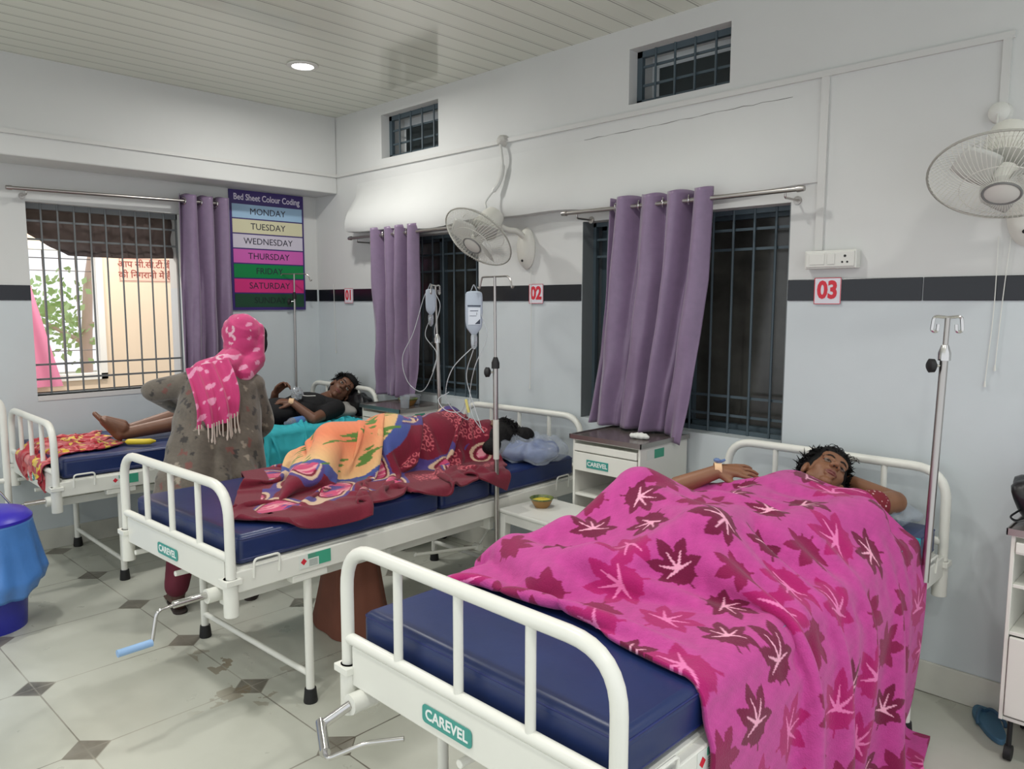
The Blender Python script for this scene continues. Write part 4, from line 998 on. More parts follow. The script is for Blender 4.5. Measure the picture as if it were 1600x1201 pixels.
# --- boy in the left bed
g = thing('person', 'boy in black T-shirt lying on the left bed looking towards the camera', 'person', (.27, -.8, .72))
MB_ = frame((.285, -.185, .905), (.02, .86, .52), (.80, -.50, .20))
bb = head_prims(MB_, .98)
sL, eL, wL = V(.455, -.34, .80), V(.505, -.545, .752), V(.39, -.635, .862)
sR, eR, wR = V(.13, -.38, .83), V(.06, -.60, .79), V(.17, -.64, .905)
bb += [('c', MB_ @ V(0, -.02, -.07), V(.29, -.36, .83), .048, .055), ('e', V(.285, -.47, .80), (.155, .17, .095)), ('e', V(.26, -.68, .785), (.13, .17, .085)), ('e', V(.235, -.88, .785), (.145, .12, .085)),
       ('c', V(.3, -.36, .81), sL, .055, .05), ('c', sL, eL, .046, .037), ('c', eL, wL, .036, .024), ('c', V(.27, -.38, .82), sR, .055, .05), ('c', sR, eR, .046, .036), ('c', eR, wR, .036, .024)]
bb += hand_prims(wL, (-.62, -.75, .08), (.35, -.1, 1), -1, .95, (18, 30, 22), 4)
bb += hand_prims(wR, (.45, .55, .70), (-.6, .1, .55), 1, .95, (35, 45, 30), 3)
bb += [('c', V(.31, -.92, .79), V(.30, -1.28, .80), .078, .054), ('c', V(.30, -1.28, .80), V(.305, -1.66, .765), .050, .034), ('c', V(.16, -.92, .79), V(.12, -1.28, .81), .078, .054), ('c', V(.12, -1.28, .81), V(.20, -1.62, .765), .050, .034)]
bb += foot_prims(V(.30, -1.70, .735), (.08, -.62, .78), (.1, .9, .55), .86); bb += foot_prims(V(.20, -1.66, .735), (.05, -.66, .74), (0, .9, .55), .84)
gb1 = list(bb); blob('body', bb, SKINB, g, .0045, 3)
face_parts(MB_, g, .98, closed=.15)
hair('hair', MB_, g, 1.0, 900, seed=8, messy=.03, fringe=.25, extra=[('e', MB_ @ V(0, .055, .085), (.06, .035, .03), MB_.to_3x3())])
BTS = mat('black jersey', (17, 17, 20), .85, bump=.3, bscale=40)
blob('t_shirt', [('e', V(.285, -.47, .803), (.168, .18, .104)), ('e', V(.26, -.68, .787), (.145, .17, .096)), ('c', V(.3, -.37, .812), sL, .066, .062), ('c', sL, sL*.5+eL*.5, .060, .054), ('c', V(.27, -.38, .822), sR, .066, .06), ('c', sR, sR*.5+eR*.5, .058, .052), ('c', V(.29, -.37, .82), MB_ @ V(0, -.02, -.105), .062, .054)], BTS, g, .0055, 3)
blob('shorts', [('e', V(.235, -.88, .787), (.158, .13, .096)), ('c', V(.31, -.92, .79), V(.30, -1.16, .80), .09, .078), ('c', V(.16, -.92, .79), V(.13, -1.16, .805), .09, .078)], mat('black shorts', (22, 22, 26), .8), g, .007, 3)
bm = bmesh.new(); d_ = (V(-.62, -.75, .08)).normalized(); tube(bm, [wL-d_*.012, wL+d_*.02], .0265, 20, caps=False); obj('wrist_tape', bm, mat('skin coloured tape', (226, 190, 150)), g, world=True)
t = thing('plastic_wrapper', 'crumpled clear plastic wrapper held on the wrist of the boy', 'plastic', (.36, -.60, .90))
bm = bmesh.new(); ell(bm, (.365, -.585, .915), (.045, .035, .04), u=24, v=16)
for v in bm.verts: c = v.co-V(.365, -.585, .915); v.co = V(.365, -.585, .915)+c*(1+.25*math.sin(c.x*160+c.z*120)*math.cos(c.y*150))
obj('film', bm, CLEAR, t, smooth=False, world=True); obj('tube', T(smooth_path([(.38, -.58, .91), (.42, -.55, .90), (.46, -.50, .90)]), .003, 6), PVCW, t, world=True)
t = thing('water_bottle', 'small blue-labelled clear bottle tucked beside the boy on the left bed', 'bottle', (.47, -.70, .715))
bt = Matrix.Translation((.475, -.655, .745)) @ Matrix.Rotation(math.radians(90), 4, 'X') @ Matrix.Rotation(.25, 4, 'Y')
obj('bottle_body', L([(0, -.08), (.028, -.08), (.03, -.07), (.03, .05), (.012, .085), (.012, .10), (0, .10)], 24, bt), CLEAR, t, world=True)
obj('bottle_label', L([(.0305, -.05), (.0308, -.049), (.0308, .03), (.0305, .031)], 24, bt), mat('bottle label blue', (90, 130, 190), .4), t, world=True)

# --- woman bending between the beds
g = thing('person', 'woman in pink headscarf and grey tunic bending over the left bed', 'person', (1.25, -1.5, 0))
MW = frame((.985, -1.175, 1.315), (-.30, .25, .92), (-.42, .88, -.35))
wb = head_prims(MW, .98)
sL, eL, wL = V(1.00, -1.52, 1.105), V(.905, -1.66, 1.075), V(.76, -1.50, .97)
sR, eR, wR = V(1.09, -1.21, 1.085), V(1.06, -1.13, .86), V(.90, -1.10, .77)
wb += [('c', MW @ V(0, -.02, -.07), V(1.03, -1.33, 1.14), .050, .06), ('e', V(1.05, -1.37, 1.04), (.12, .175, .14)), ('e', V(1.12, -1.43, .90), (.12, .16, .14)), ('e', V(1.13, -1.44, .80), (.10, .14, .12)),
       ('c', V(1.04, -1.35, 1.10), sL, .07, .055), ('c', sL, eL, .052, .040), ('c', eL, wL, .038, .024), ('c', V(1.04, -1.35, 1.10), sR, .07, .055), ('c', sR, eR, .050, .038), ('c', eR, wR, .036, .024)]
wb += hand_prims(wR, (-.6, .4, -.35), (0, .2, 1), -1, .92, (20, 30, 20), 3) + hand_prims(wL, (-.8, .5, -.1), (0, 0, 1), 1, .92, (20, 30, 20), 3)
kA, aA, kB, aB = V(1.18, -1.63, .45), V(1.245, -1.72, .085), V(1.17, -1.30, .45), V(1.33, -1.385, .085)
wb += [('c', V(1.15, -1.51, .70), kA, .07, .058), ('c', kA, aA, .052, .034), ('c', V(1.14, -1.39, .70), kB, .07, .058), ('c', kB, aB, .052, .034)]
wb += foot_prims(aA+V(.03, 0, -.067), (-.97, .2, 0), (0, 0, 1)); wb += foot_prims(aB+V(.03, -.01, -.067), (-.8, .6, 0), (0, 0, 1))
blob('body', wb, SKINC, g, .006, 3)
face_parts(MW, g, .98, closed=.3)
blob('hair', [('e', MW @ V(.015, .045, .050), (.066, .055, .070), MW.to_3x3()), ('e', MW @ V(.045, .050, .0), (.035, .045, .07), MW.to_3x3())], mat('black hair', (20, 17, 18)), g, .006, 2)
MAROON = mat('maroon trousers', (92, 20, 40), .8, bump=.3, bscale=30)
blob('trousers', [('c', V(1.18, -1.60, .58), kA, .08, .082), ('c', kA, aA+V(0, 0, .05), .082, .058), ('c', V(1.17, -1.34, .58), kB, .08, .088), ('c', kB, aB+V(0, 0, .05), .085, .058), ('c', V(1.13, -1.30, .66), V(1.10, -1.20, .50), .07, .09)], MAROON, g, .008, 3)
def crease(co):
    x, y, z = co.T; a = np.arctan2(y+1.46, x-1.15); k = np.clip((1.0-z)/.5, 0, 1)*(np.hypot(x-1.15, y+1.46) < .4)
    d = .014*k*np.sin(a*9+z*4)+.006*np.sin(z*38+y*25)*np.sin(y*19+x*14)
    nrm = np.stack([np.cos(a), np.sin(a), 0*a], 1); return co+nrm*d[:, None]
TUN = vmat('grey patterned tunic', .85, .25, 120)
o = blob('tunic', [('e', V(1.05, -1.37, 1.03), (.14, .19, .15))]+[('c', V(1.055+.0*k, -1.37+k, 1.05), V(1.185, -1.50+k*1.5, .56), .125, .152) for k in (-.085, 0, .085)]+
     [('c', V(1.185, -1.50+k*1.5, .60), V(1.21, -1.53+k*2.0, .44), .15, .12) for k in (-.085, 0, .085)]+
     [('c', V(1.04, -1.35, 1.10), sL, .085, .070), ('c', sL, eL, .068, .058), ('c', eL, wL, .056, .044), ('c', V(1.04, -1.35, 1.10), sR, .085, .068), ('c', sR, eR, .064, .054), ('c', eR, wR*.8+eR*.2, .053, .043)], TUN, g, .0075, 3, deform=crease)
def paint(o, fn):
    me = o.data; co = np.zeros(len(me.vertices)*3); me.vertices.foreach_get('co', co); c = fn(co.reshape(-1, 3))
    q = np.ones((len(c), 4), np.float32); q[:, :3] = c; ca = me.color_attributes.new('Col', 'FLOAT_COLOR', 'POINT'); ca.data.foreach_set('color', q.ravel())
def L3(c): return np.array(lin(c)[:3])
def vnoise(p, s, seed=0):
    """cheap smooth value noise"""
    r = np.random.RandomState(seed); ph = r.uniform(0, 6.28, (6, 3)); f = r.normal(0, 1, (6, 3)); out = 0
    for k in range(6): out = out+np.sin((p@f[k])*s*(1+.35*k)+ph[k, 0])
    return out/6
def cells(p, size, seed=0, jitter=.35):
    """nearest jittered lattice point on 3-D points: returns distance vector and a random value"""
    q = p/size; b = np.floor(q).astype(int); best = np.full(len(p), 9.); bd = np.zeros_like(p); bv = np.zeros(len(p))
    rs = np.random.RandomState(seed); tab = rs.rand(4096, 4)
    for dx_ in (-1, 0, 1):
        for dy_ in (-1, 0, 1):
            for dz_ in ((-1, 0, 1) if p.shape[1] == 3 else (0,)):
                c = b+np.array([dx_, dy_, dz_])[:p.shape[1]]; h = (c[:, 0]*73856093 ^ c[:, 1]*19349663 ^ ((c[:, 2]*83492791) if p.shape[1] == 3 else 0)) & 4095
                ctr = c+.5+(tab[h, :p.shape[1]]-.5)*2*jitter; d = q-ctr; r = np.sqrt((d**2).sum(1)); m = r < best
                best[m] = r[m]; bd[m] = d[m]; bv[m] = tab[h, 3][m]
    return best, bd, bv
def tun_col(p):
    p = p+.010*np.stack([vnoise(p, 60, 31), vnoise(p, 60, 32), vnoise(p, 60, 33)], 1)*2; r, d, v = cells(p, .055, 3, .3); c = np.tile(L3((102, 94, 85)), (len(p), 1)); n = vnoise(p, 70, 2)[:, None]
    c = c*(1+.25*n); sq = r < .34; dark = L3((60, 56, 54)); warm = L3((120, 78, 72)); pale = L3((150, 140, 126))
    c[sq & (v < .55)] = dark; c[sq & (v > .88)] = warm; c[sq & (v > .6) & (v < .7)] = pale; return c
paint(o, tun_col)
SCARF = vmat('pink tie dye scarf', .85, .3, 150)
def scarf_col(p):
    r, d, v = cells(p, .085, 11, .3); n = vnoise(p, 45, 5); base = np.tile(L3((196, 54, 116)), (len(p), 1))*(1+.12*n[:, None])
    ring = (np.abs(r-.26+.06*n) < .075) & (v > .6) & (vnoise(p, 28, 77) > -.15); c = base; c[ring] = L3((224, 180, 196)); c[(n > .33)] = L3((226, 150, 184)); return c
o = blob('headscarf', [('e', MW @ V(-.008, -.045, .035), (.106, .108, .110), MW.to_3x3()), ('e', MW @ V(-.01, -.035, -.035), (.100, .095, .095), MW.to_3x3()), ('c', MW @ V(-.07, .03, .06), MW @ V(-.07, .03, -.08), .034, .036), ('c', MW @ V(.065, -.005, .06), MW @ V(.065, .0, -.09), .036, .040),
     ('c', MW @ V(-.03, -.04, -.10), V(1.085, -1.36, 1.195), .085, .07), ('c', MW @ V(.03, -.0, -.10), V(1.115, -1.27, 1.15), .075, .05), ('c', V(1.06, -1.34, 1.19), V(1.055, -1.47, 1.165), .075, .06)], SCARF, g, .006, 3,
     deform=lambda co: co+np.stack([0*co[:, 0], 0*co[:, 0], .004*np.sin(co[:, 0]*90+co[:, 2]*140)], 1))
paint(o, scarf_col)
# tail of the scarf hanging over the back, with tassels
n, m = 70, 70; P = np.zeros((n, m, 3))
for i in range(n):
    u = i/(n-1)
    for j in range(m):
        s = j/(m-1); y = -1.36-.20*u-.02*s; x = 1.135-.045*u+.135*math.sin(min(1, s*1.2)*PI/2)+.012*math.sin(u*17+s*3)+.006*math.sin(u*31+s*5); z = 1.245-.05*u-.29*s-.02*s*math.sin(u*3)
        P[i, j] = (x, y, z)
me = grid_mesh('t', P, scarf_col(P.reshape(-1, 3)).reshape(n, m, 3)); o = obj('scarf_tail', me, SCARF, g, angle=180, world=True); md = o.modifiers.new('s', 'SOLIDIFY'); md.thickness = .006
bm = bmesh.new()
for i in range(1, n, 5):
    p = Vector(P[i, -1]); tube(bm, smooth_path([p+V(0, 0, .02), p+V(.004, -.002, -.03), p+V(random.uniform(-.008, .008), random.uniform(-.008, .008), -.075-random.uniform(0, .02))], 4), [.004]*7+[.0065]+[.003], 6)
obj('tassels', bm, mat('tassel cream', (204, 190, 180), .85), g, world=True)
for p, d in ((aA, (-.97, .2, 0)), (aB, (-.8, .6, 0))):
    f = V(*d).normalized(); bm = prim_bm([('c', p+f*-.02+V(.02, 0, -.067), p+f*.14+V(.02, 0, -.070), .034, .036, 1.0)])
    for v in bm.verts: v.co.z = min(max(v.co.z, .001), .022)
    obj('sandal', bm, mat('dark sandal', (48, 38, 36), .7), g, world=True)

g.location += Vector((-.03, -.035, -.01))
# --- person asleep under the patterned blanket
g = thing('person', 'person curled under the maroon patterned blanket, only black hair showing', 'person', (2.03, -.9, .72))
MP = frame((2.135, -.455, .835), (.15, .95, .1), (-.85, .05, .35))
pb_ = head_prims(MP, .98)
pb_ += [('c', MP @ V(0, -.02, -.07), V(2.05, -.62, .83), .05, .06), ('e', V(2.01, -.70, .835), (.12, .17, .125)), ('e', V(1.99, -.92, .825), (.12, .17, .12)), ('e', V(1.98, -1.02, .835), (.145, .15, .14)), ('c', V(2.02, -.62, .86), V(1.99, -.64, .92), .06, .06),
        ('c', V(1.99, -.64, .91), V(1.82, -.78, .80), .05, .04), ('c', V(1.82, -.78, .80), V(1.76, -.62, .76), .038, .026), ('c', V(2.0, -1.05, .85), V(1.93, -1.30, .89), .095, .070), ('c', V(1.93, -1.30, .89), V(2.10, -1.48, .775), .060, .040),
        ('c', V(2.0, -1.05, .80), V(1.80, -1.36, .78), .085, .06), ('c', V(1.80, -1.36, .78), V(2.06, -1.54, .76), .055, .036)]
pb_ += foot_prims(V(2.10, -1.48, .745), (.3, -.9, .05), (-.8, 0, .5), .8) + hand_prims(V(1.76, -.62, .76), (0, 1, 0), (0, 0, 1), 1, .95)
gb2 = list(pb_); blob('body', pb_, SKINB, g, .0065, 3)
hair('hair', MP, g, 1.06, 400, seed=12, messy=.012, extra=[('c', MP @ V(0, -.05, .03), MP @ V(-.02, -.10, .13), .06, .05), ('c', MP @ V(-.02, -.10, .10), MP @ V(-.0, -.16, .14), .05, .02), ('e', MP @ V(0, -.09, -.04), (.05, .05, .09), MP.to_3x3())])

# ------------------------------------------------------------------ draped textiles (position-based cloth, run once here)
def collide(X, prev, cols, mu, marg):
    for q in cols:
        if q[0] == 'box':
            lo_, hi = np.array(q[1])-marg, np.array(q[2])+marg
            ins = np.all((X > lo_) & (X < hi), axis=1)
            if not ins.any(): continue
            x = X[ins]; pr = prev[ins]
            dist = np.stack([x[:, 0]-lo_[0], hi[0]-x[:, 0], x[:, 1]-lo_[1], hi[1]-x[:, 1], 99+0*x[:, 2], (hi[2]-x[:, 2])*q[3] if len(q) > 3 else hi[2]-x[:, 2]], 1)
            k = dist.argmin(1); t = x.copy()
            for a, (ax, val) in enumerate(((0, lo_[0]), (0, hi[0]), (1, lo_[1]), (1, hi[1]), (2, 0), (2, hi[2]))):
                s = k == a
                if s.any():
                    t[s] = pr[s]+(x[s]-pr[s])*(1-mu); t[s, ax] = val
            X[ins] = t
        else:
            a, b, ra, rb = q[1:5]; ab = b-a; t = np.clip(((X-a)@ab)/(ab@ab+1e-12), 0, 1); c = a+t[:, None]*ab; r = ra+(rb-ra)*t+marg
            d = X-c; l = np.sqrt((d**2).sum(1))+1e-9; s = l < r
            if s.any():
                tgt = c[s]+d[s]*(r[s]/l[s])[:, None]; mv = X[s]-prev[s]; nrm = d[s]/l[s][:, None]
                tan = mv-(mv*nrm).sum(1)[:, None]*nrm; X[s] = tgt-tan*mu
def drape(X, hu, hv, cols, steps=220, iters=12, mu=.6, marg=.01, bend=.25, pin=None, damp=.985, g=9.8, dt=.012, gust=0, release=None):
    """X: (n,m,3) start; rest spacing hu along axis 0, hv along axis 1"""
    X = X.astype(float).copy(); Vv = np.zeros_like(X); n, m = X.shape[:2]; hd = math.hypot(hu, hv)
    def con(A, Bq, rest, k):
        d = Bq-A; l = np.sqrt((d**2).sum(-1, keepdims=True))+1e-9; c = d*(k*.5*(1-rest/l)); A += c; Bq -= c
    for it in range(steps):
        prev = X.copy(); Vv[..., 2] -= g*dt; Vv *= damp; X += Vv*dt
        for _ in range(iters):
            for o in (0, 1): con(X[o:n-1:2], X[o+1:n:2], hu, 1); con(X[:, o:m-1:2], X[:, o+1:m:2], hv, 1)
            for o in (0, 1): con(X[o:n-1:2, :-1], X[o+1:n:2, 1:], hd, .5); con(X[o:n-1:2, 1:], X[o+1:n:2, :-1], hd, .5)
            for o in range(4):
                e = n-2-o
                if e > 0: con(X[o:n-2:4], X[o+2:n:4][:len(X[o:n-2:4])], 2*hu, bend); 
                if m-2-o > 0: con(X[:, o:m-2:4], X[:, o+2:m:4], 2*hv, bend)
            if pin is not None and (release is None or it < release): X[pin] = prev[pin]
        Xf = X.reshape(-1, 3); collide(Xf, prev.reshape(-1, 3), cols, mu, marg); X = Xf.reshape(n, m, 3)
        if pin is not None and (release is None or it < release): X[pin] = prev[pin]
        Vv = np.clip((X-prev)/dt, -2.5, 2.5)
    return X
def upsample(X, f):
    def up(A):
        n = len(A); t = np.linspace(0, n-1, (n-1)*f+1); i = np.clip(np.floor(t).astype(int), 0, n-2); u = (t-i).reshape(-1, *([1]*(A.ndim-1)))
        p0, p1, p2, p3 = A[np.clip(i-1, 0, n-1)], A[i], A[i+1], A[np.clip(i+2, 0, n-1)]
        return .5*((2*p1)+(p2-p0)*u+(2*p0-5*p1+4*p2-p3)*u*u+(3*p1-p0-3*p2+p3)*u**3)
    return up(up(X).swapaxes(0, 1)).swapaxes(0, 1)
def laplace(X, k=2):
    for _ in range(k):
        Y = X.copy(); Y[1:-1] = X[1:-1]*.5+(X[:-2]+X[2:])*.25; X = Y.copy(); X[:, 1:-1] = Y[:, 1:-1]*.5+(Y[:, :-2]+Y[:, 2:])*.25
    return X
def caps(prims, inflate=0.0):
    out = []
    for q in prims:
        if q[0] == 'c': out.append(('cap', np.array(q[1]), np.array(q[2]), q[3]+inflate, q[4]+inflate))
        else:
            c = np.array(q[1]); r = q[2]; ax = int(np.argmax(r)); h = sorted(r)[1 if sorted(r)[1] < sorted(r)[2]*.98 else 0]; h = max(sorted(r)[0], .75*sorted(r)[1]); d = np.zeros(3); d[ax] = max(r[ax]-h, .001)
            if len(q) > 3 and q[3] is not None: d = np.array(q[3] @ Vector(d))
            if min(r) < .7*h:
                h2 = min(r)*1.0; ax2 = sorted(range(3), key=lambda k: r[k])[1]
                for s in (-1, 0, 1):
                    e = np.zeros(3); e[ax2] = s*(r[ax2]-h2)*.9; out.append(('cap', c-d*(r[ax]-h2)/max(1e-6, r[ax]-h)*.9+e, c+d*(r[ax]-h2)/max(1e-6, r[ax]-h)*.9+e, h2+inflate, h2+inflate))
            else: out.append(('cap', c-d, c+d, h+inflate, h+inflate))
    return out

# leaf print: base pink, maple-like leaves, pale veins near the stalk
def leaf_print(U, Vq):
    p = np.stack([U.ravel(), Vq.ravel()], 1); N_ = len(p)
    n1 = vnoise(np.c_[p, 0*p[:, :1]], 55, 3); n2 = vnoise(np.c_[p, 0*p[:, :1]], 160, 8)
    c = np.tile(L3((188, 64, 143)), (N_, 1))*(1+.10*n1+.07*n2)[:, None]
    rs = np.random.RandomState(21); pts = []; tries = 0
    while len(pts) < 220 and tries < 9000:
        tries += 1; x, y = rs.uniform(-.05, U.max()+.05), rs.uniform(-.05, Vq.max()+.05)
        if all((x-a[0])**2+(y-a[1])**2 > (.128+.02*(k_ % 2))**2 for k_, a in enumerate(pts)): pts.append((x, y))
    for k, (x, y) in enumerate(pts):
        big = k % 3 == 1; S = rs.uniform(.098, .118) if big else rs.uniform(.078, .096); ang = rs.uniform(0, 2*PI); kind = k % 3
        dx_, dy_ = p[:, 0]-x, p[:, 1]-y; near = np.flatnonzero(dx_**2+dy_**2 < (S*1.6)**2)
        if not len(near): continue
        X_, Y_ = dx_[near], dy_[near]; a = np.arctan2(Y_, X_)-ang; a = (a+PI) % (2*PI)-PI; r = np.hypot(X_, Y_)/S
        R_ = np.full(len(near), .50); vein = np.zeros(len(near), bool)
        for la, ll, lw_ in ((0, 1.0, .50), (.85, .96, .48), (-.85, .96, .48), (1.7, .84, .48), (-1.7, .84, .48), (2.45, .60, .40), (-2.45, .60, .40)):
            t = np.abs(a-la)/lw_; R_ = np.maximum(R_, ll*np.clip(1-t**1.7, 0, 1)**.55*(1-.12*np.abs(np.sin((a-la)*8+.4))))
            off = np.abs(np.sin(a-la))*r; vein |= (off < .050*(1-r/(ll*.66))+.008) & (np.cos(a-la) > 0) & (r < ll*.60) & (abs(la) < 1.8)
        stalk = (np.abs(np.abs(a)-PI) < .09/np.maximum(r, .1)*.35) & (r < .7)
        ins = (r < R_) | stalk
        col = (L3((112, 4, 58)), L3((170, 14, 102)), L3((136, 8, 74)))[kind]*(1+.08*n1[near][:, None])
        c[near[ins]] = col[ins] if len(col) > 1 else col
        if kind != 2 or big:
            v2 = vein & (r < R_); c[near[v2]] = L3((240, 168, 196)) if kind == 0 else L3((232, 120, 180))
    return c.reshape(U.shape+(3,))

# --- turquoise sheet under the patient in the nearest bed
def sheet_mesh(x0, x1, y0, y1, ztop, xe, fn=None, n=90, m=120):
    P = np.zeros((n, m, 3))
    for i in range(n):
        for j in range(m):
            u, v = i/(n-1), j/(m-1); x = x0+(x1-x0)*u; y = y0+(y1-y0)*v; z = ztop+.0006*math.sin(x*31+y*17)
            if x > xe and y < -.66: x = xe
            if x > xe: z -= max(0, x-xe-.012)*1.0 if x-xe < .012 else (x-xe-.012); x = xe+min(x-xe, .012)+.004*math.sin(y*30)
            if fn: x, y, z = fn(u, v, x, y, z)
            P[i, j] = (x, y, z)
    return P
TURQ = mat('turquoise cotton', (52, 176, 188), .8, var=.05, vscale=12, bump=.35, bscale=26)
def fsheet(u, v, x, y, z):
    if u < .16: k = (1-u/.16)*max(0, math.sin(min(1, max(0, (y+1.62)/.62))*PI)); z += .075*k*(.75+.25*math.sin(y*30)); x += .01*k
    y += .03*math.sin(x*9)*(v-.5); return x, y, z
o = obj('bed_sheet', grid_mesh('s', sheet_mesh(3.30, 4.24, -1.60, -.37, .7145, 4.154, fsheet)), TURQ, angle=180); tag(o, 'turquoise sheet peeking out under the pink leaf blanket', 'sheet')
# --- pink blanket
body3 = caps(gb3) if 'gb3' in globals() else []
MATT3 = ('box', (3.31, -2.08, .2), (4.16, -.15, .714))
RAIL3 = ('box', (3.28, -2.1, .50), (4.187, -.12, .60))
Lx, Ly = 1.68, 1.60; n, m = 88, 84
u = np.linspace(0, 1, n)[:, None]; v = np.linspace(0, 1, m)[None, :]
X0 = np.zeros((n, m, 3))
X0[..., 0] = 3.27+(Lx*.88)*u+0*v
X0[..., 1] = -1.68-.20*np.sin(np.clip(u/.62, 0, 1)*PI)*1.0+.02*u+(1.27-.10*u+.17*np.sin(np.clip(u/.62, 0, 1)*PI))*v
X0[..., 2] = 1.10+.055*np.sin(v*34-u*9)+.035*np.sin(v*15+u*12)+.02*np.sin(u*25)
FOOT3 = []
X = drape(X0, Lx/(n-1), Ly/(m-1), body3+[('cap', np.array((3.37, -1.56, .745)), np.array((3.60, -1.66, .74)), .055, .045), ('cap', np.array((3.93, -1.05, .80)), np.array((4.05, -.62, .80)), .06, .07), MATT3, RAIL3, ('box', (-9, -9, -1), (9, 9, .015))], steps=190, iters=12, mu=.85, marg=.014, bend=.30)
X = laplace(X, 1); Xu = upsample(X, 6); Uu, Vu = np.meshgrid(np.linspace(0, Lx, Xu.shape[0]), np.linspace(0, Ly, Xu.shape[1]), indexing='ij')
me = grid_mesh('blanket', Xu, leaf_print(Uu, Vu))
PL = vmat('plush fleece', .95, .55, 260, sheen=.12)
o = obj('blanket', me, PL, angle=180); tag(o, 'pink plush blanket with dark maroon and magenta leaves over the nearest bed', 'blanket'); md = o.modifiers.new('s', 'SOLIDIFY'); md.thickness = .012; md.offset = 0
BL3 = X
# --- patterned maroon and orange blanket
def mar_print(U, Vq, X):
    p = np.stack([U.ravel(), Vq.ravel()], 1); P3 = np.c_[p, 0*p[:, :1]]; n1 = vnoise(P3, 12, 5); n2 = vnoise(P3, 40, 9); n3 = vnoise(P3, 120, 4)
    a = p[:, 1]; b = p[:, 0]          # a along the bed foot->head, b far->near
    c = np.tile(L3((116, 18, 44)), (len(p), 1))*(1+.08*n3[:, None])
    # orange flower field at the legs
    d1 = np.hypot((a-.70)/.46, (b-.42)/.46)+.06*n1
    org = d1 < 1; t = np.clip((d1-.58)/.5, 0, 1)[:, None]; oc = L3((232, 136, 98))*(1-t)+L3((222, 200, 140))*t
    c[org] = oc[org]*(1+.05*n3[org][:, None])
    edge = (d1 > .95) & (d1 < 1.08); c[edge] = L3((70, 84, 150))
    grn = org & (n2 > .36); c[grn] = L3((92, 130, 60)); lf = org & (np.hypot((a-.86)/.14, (b-.18)/.07) < 1); c[lf] = L3((84, 132, 62))
    vein = org & (np.abs(b-.34-.25*(a-.6)**2-.05*np.sin(a*9)) < .0045) & (d1 < .6); c[vein] = L3((70, 60, 40))
    band = (~org) & (np.abs(n1-.12) < .05) & (d1 < 2.2); c[band] = L3((78, 62, 128))
    band2 = (~org) & (np.abs(n1-.20) < .035); c[band2] = L3((206, 176, 150))
    pk = (~org) & (n1 > .30); c[pk] = L3((196, 72, 112)); c[pk & (n2 > .2)] = L3((222, 150, 160)); c[pk & (n2 < -.3)] = L3((84, 66, 130))
    r, dd, vv = cells(p, .034, 6, .2); lace = (~org) & (n1 < -.02) & (np.abs(r-.33) < .09) & (vnoise(P3, 9, 14) > -.05) & (a > .95); c[lace] = L3((204, 98, 108))
    brd = (a < .10) | (b > U.max()-.17) | (a > Vq.max()-.05); c[brd] = L3((108, 16, 40))*(1+.08*n3[brd][:, None])
    return c.reshape(U.shape+(3,))
MATT2 = ('box', (1.56, -2.05, .2), (2.47, -.12, .714))
Lx, Ly = 1.34, 1.78; n, m = 80, 106
u = np.linspace(0, 1, n)[:, None]; v = np.linspace(0, 1, m)[None, :]; X0 = np.zeros((n, m, 3))
X0[..., 0] = 1.60+(.82)*u+.0*v; X0[..., 1] = -1.46-.46*u+(1.0+.46*u-.36*u**3)*v+.02*np.sin(u*9); X0[..., 2] = 1.12+.05*np.sin(u*30+v*8)*u+.05*np.sin(v*32-u*9)
X = drape(X0, Lx/(n-1), Ly/(m-1), (caps(gb2) if 'gb2' in globals() else [])+[MATT2, ('box', (-9, -9, -1), (9, 9, .015))], steps=170, iters=12, mu=.85, marg=.012, bend=.25)
X = laplace(X, 1); Xu = upsample(X, 4); Uu, Vu = np.meshgrid(np.linspace(0, Lx, Xu.shape[0]), np.linspace(0, Ly, Xu.shape[1]), indexing='ij')
o = obj('blanket', grid_mesh('blanket', Xu, mar_print(Uu, Vu, Xu)), PL, angle=180); tag(o, 'maroon and orange floral blanket heaped over the person on the middle bed', 'blanket'); md = o.modifiers.new('s', 'SOLIDIFY'); md.thickness = .009; md.offset = 0
# --- turquoise sheet on the left bed
MATT1 = ('box', (-.245, -2.05, .2), (.585, -.14, .714))
Lx, Ly = .34, 1.16; n, m = 30, 92; u = np.linspace(0, 1, n)[:, None]; v = np.linspace(0, 1, m)[None, :]; X0 = np.zeros((n, m, 3))
X0[..., 0] = .48+.26*u*(1-.45*v)-.03*v-.035*np.sin(v*9+1); X0[..., 1] = -1.09+.84*v+0*u; X0[..., 2] = .745+.02*np.sin(u*13+v*11)+.025*np.sin(v*41)*np.minimum(1, u*4)+.02*v
X = drape(X0, Lx/(n-1), Ly/(m-1), (caps(gb1) if 'gb1' in globals() else [])+[MATT1, ('box', (-.26, -2.09, .5), (.61, -.1, .6))], steps=70, iters=10, mu=.8, marg=.008, bend=.15, pin=(slice(0, 2), slice(None)))
o = obj('bed_sheet', grid_mesh('s', upsample(laplace(X, 1), 3)), TURQ, angle=180); tag(o, 'crumpled turquoise sheet beside the boy hanging over the edge of the left bed', 'sheet'); md = o.modifiers.new('s', 'SOLIDIFY'); md.thickness = .003; md.offset = 0
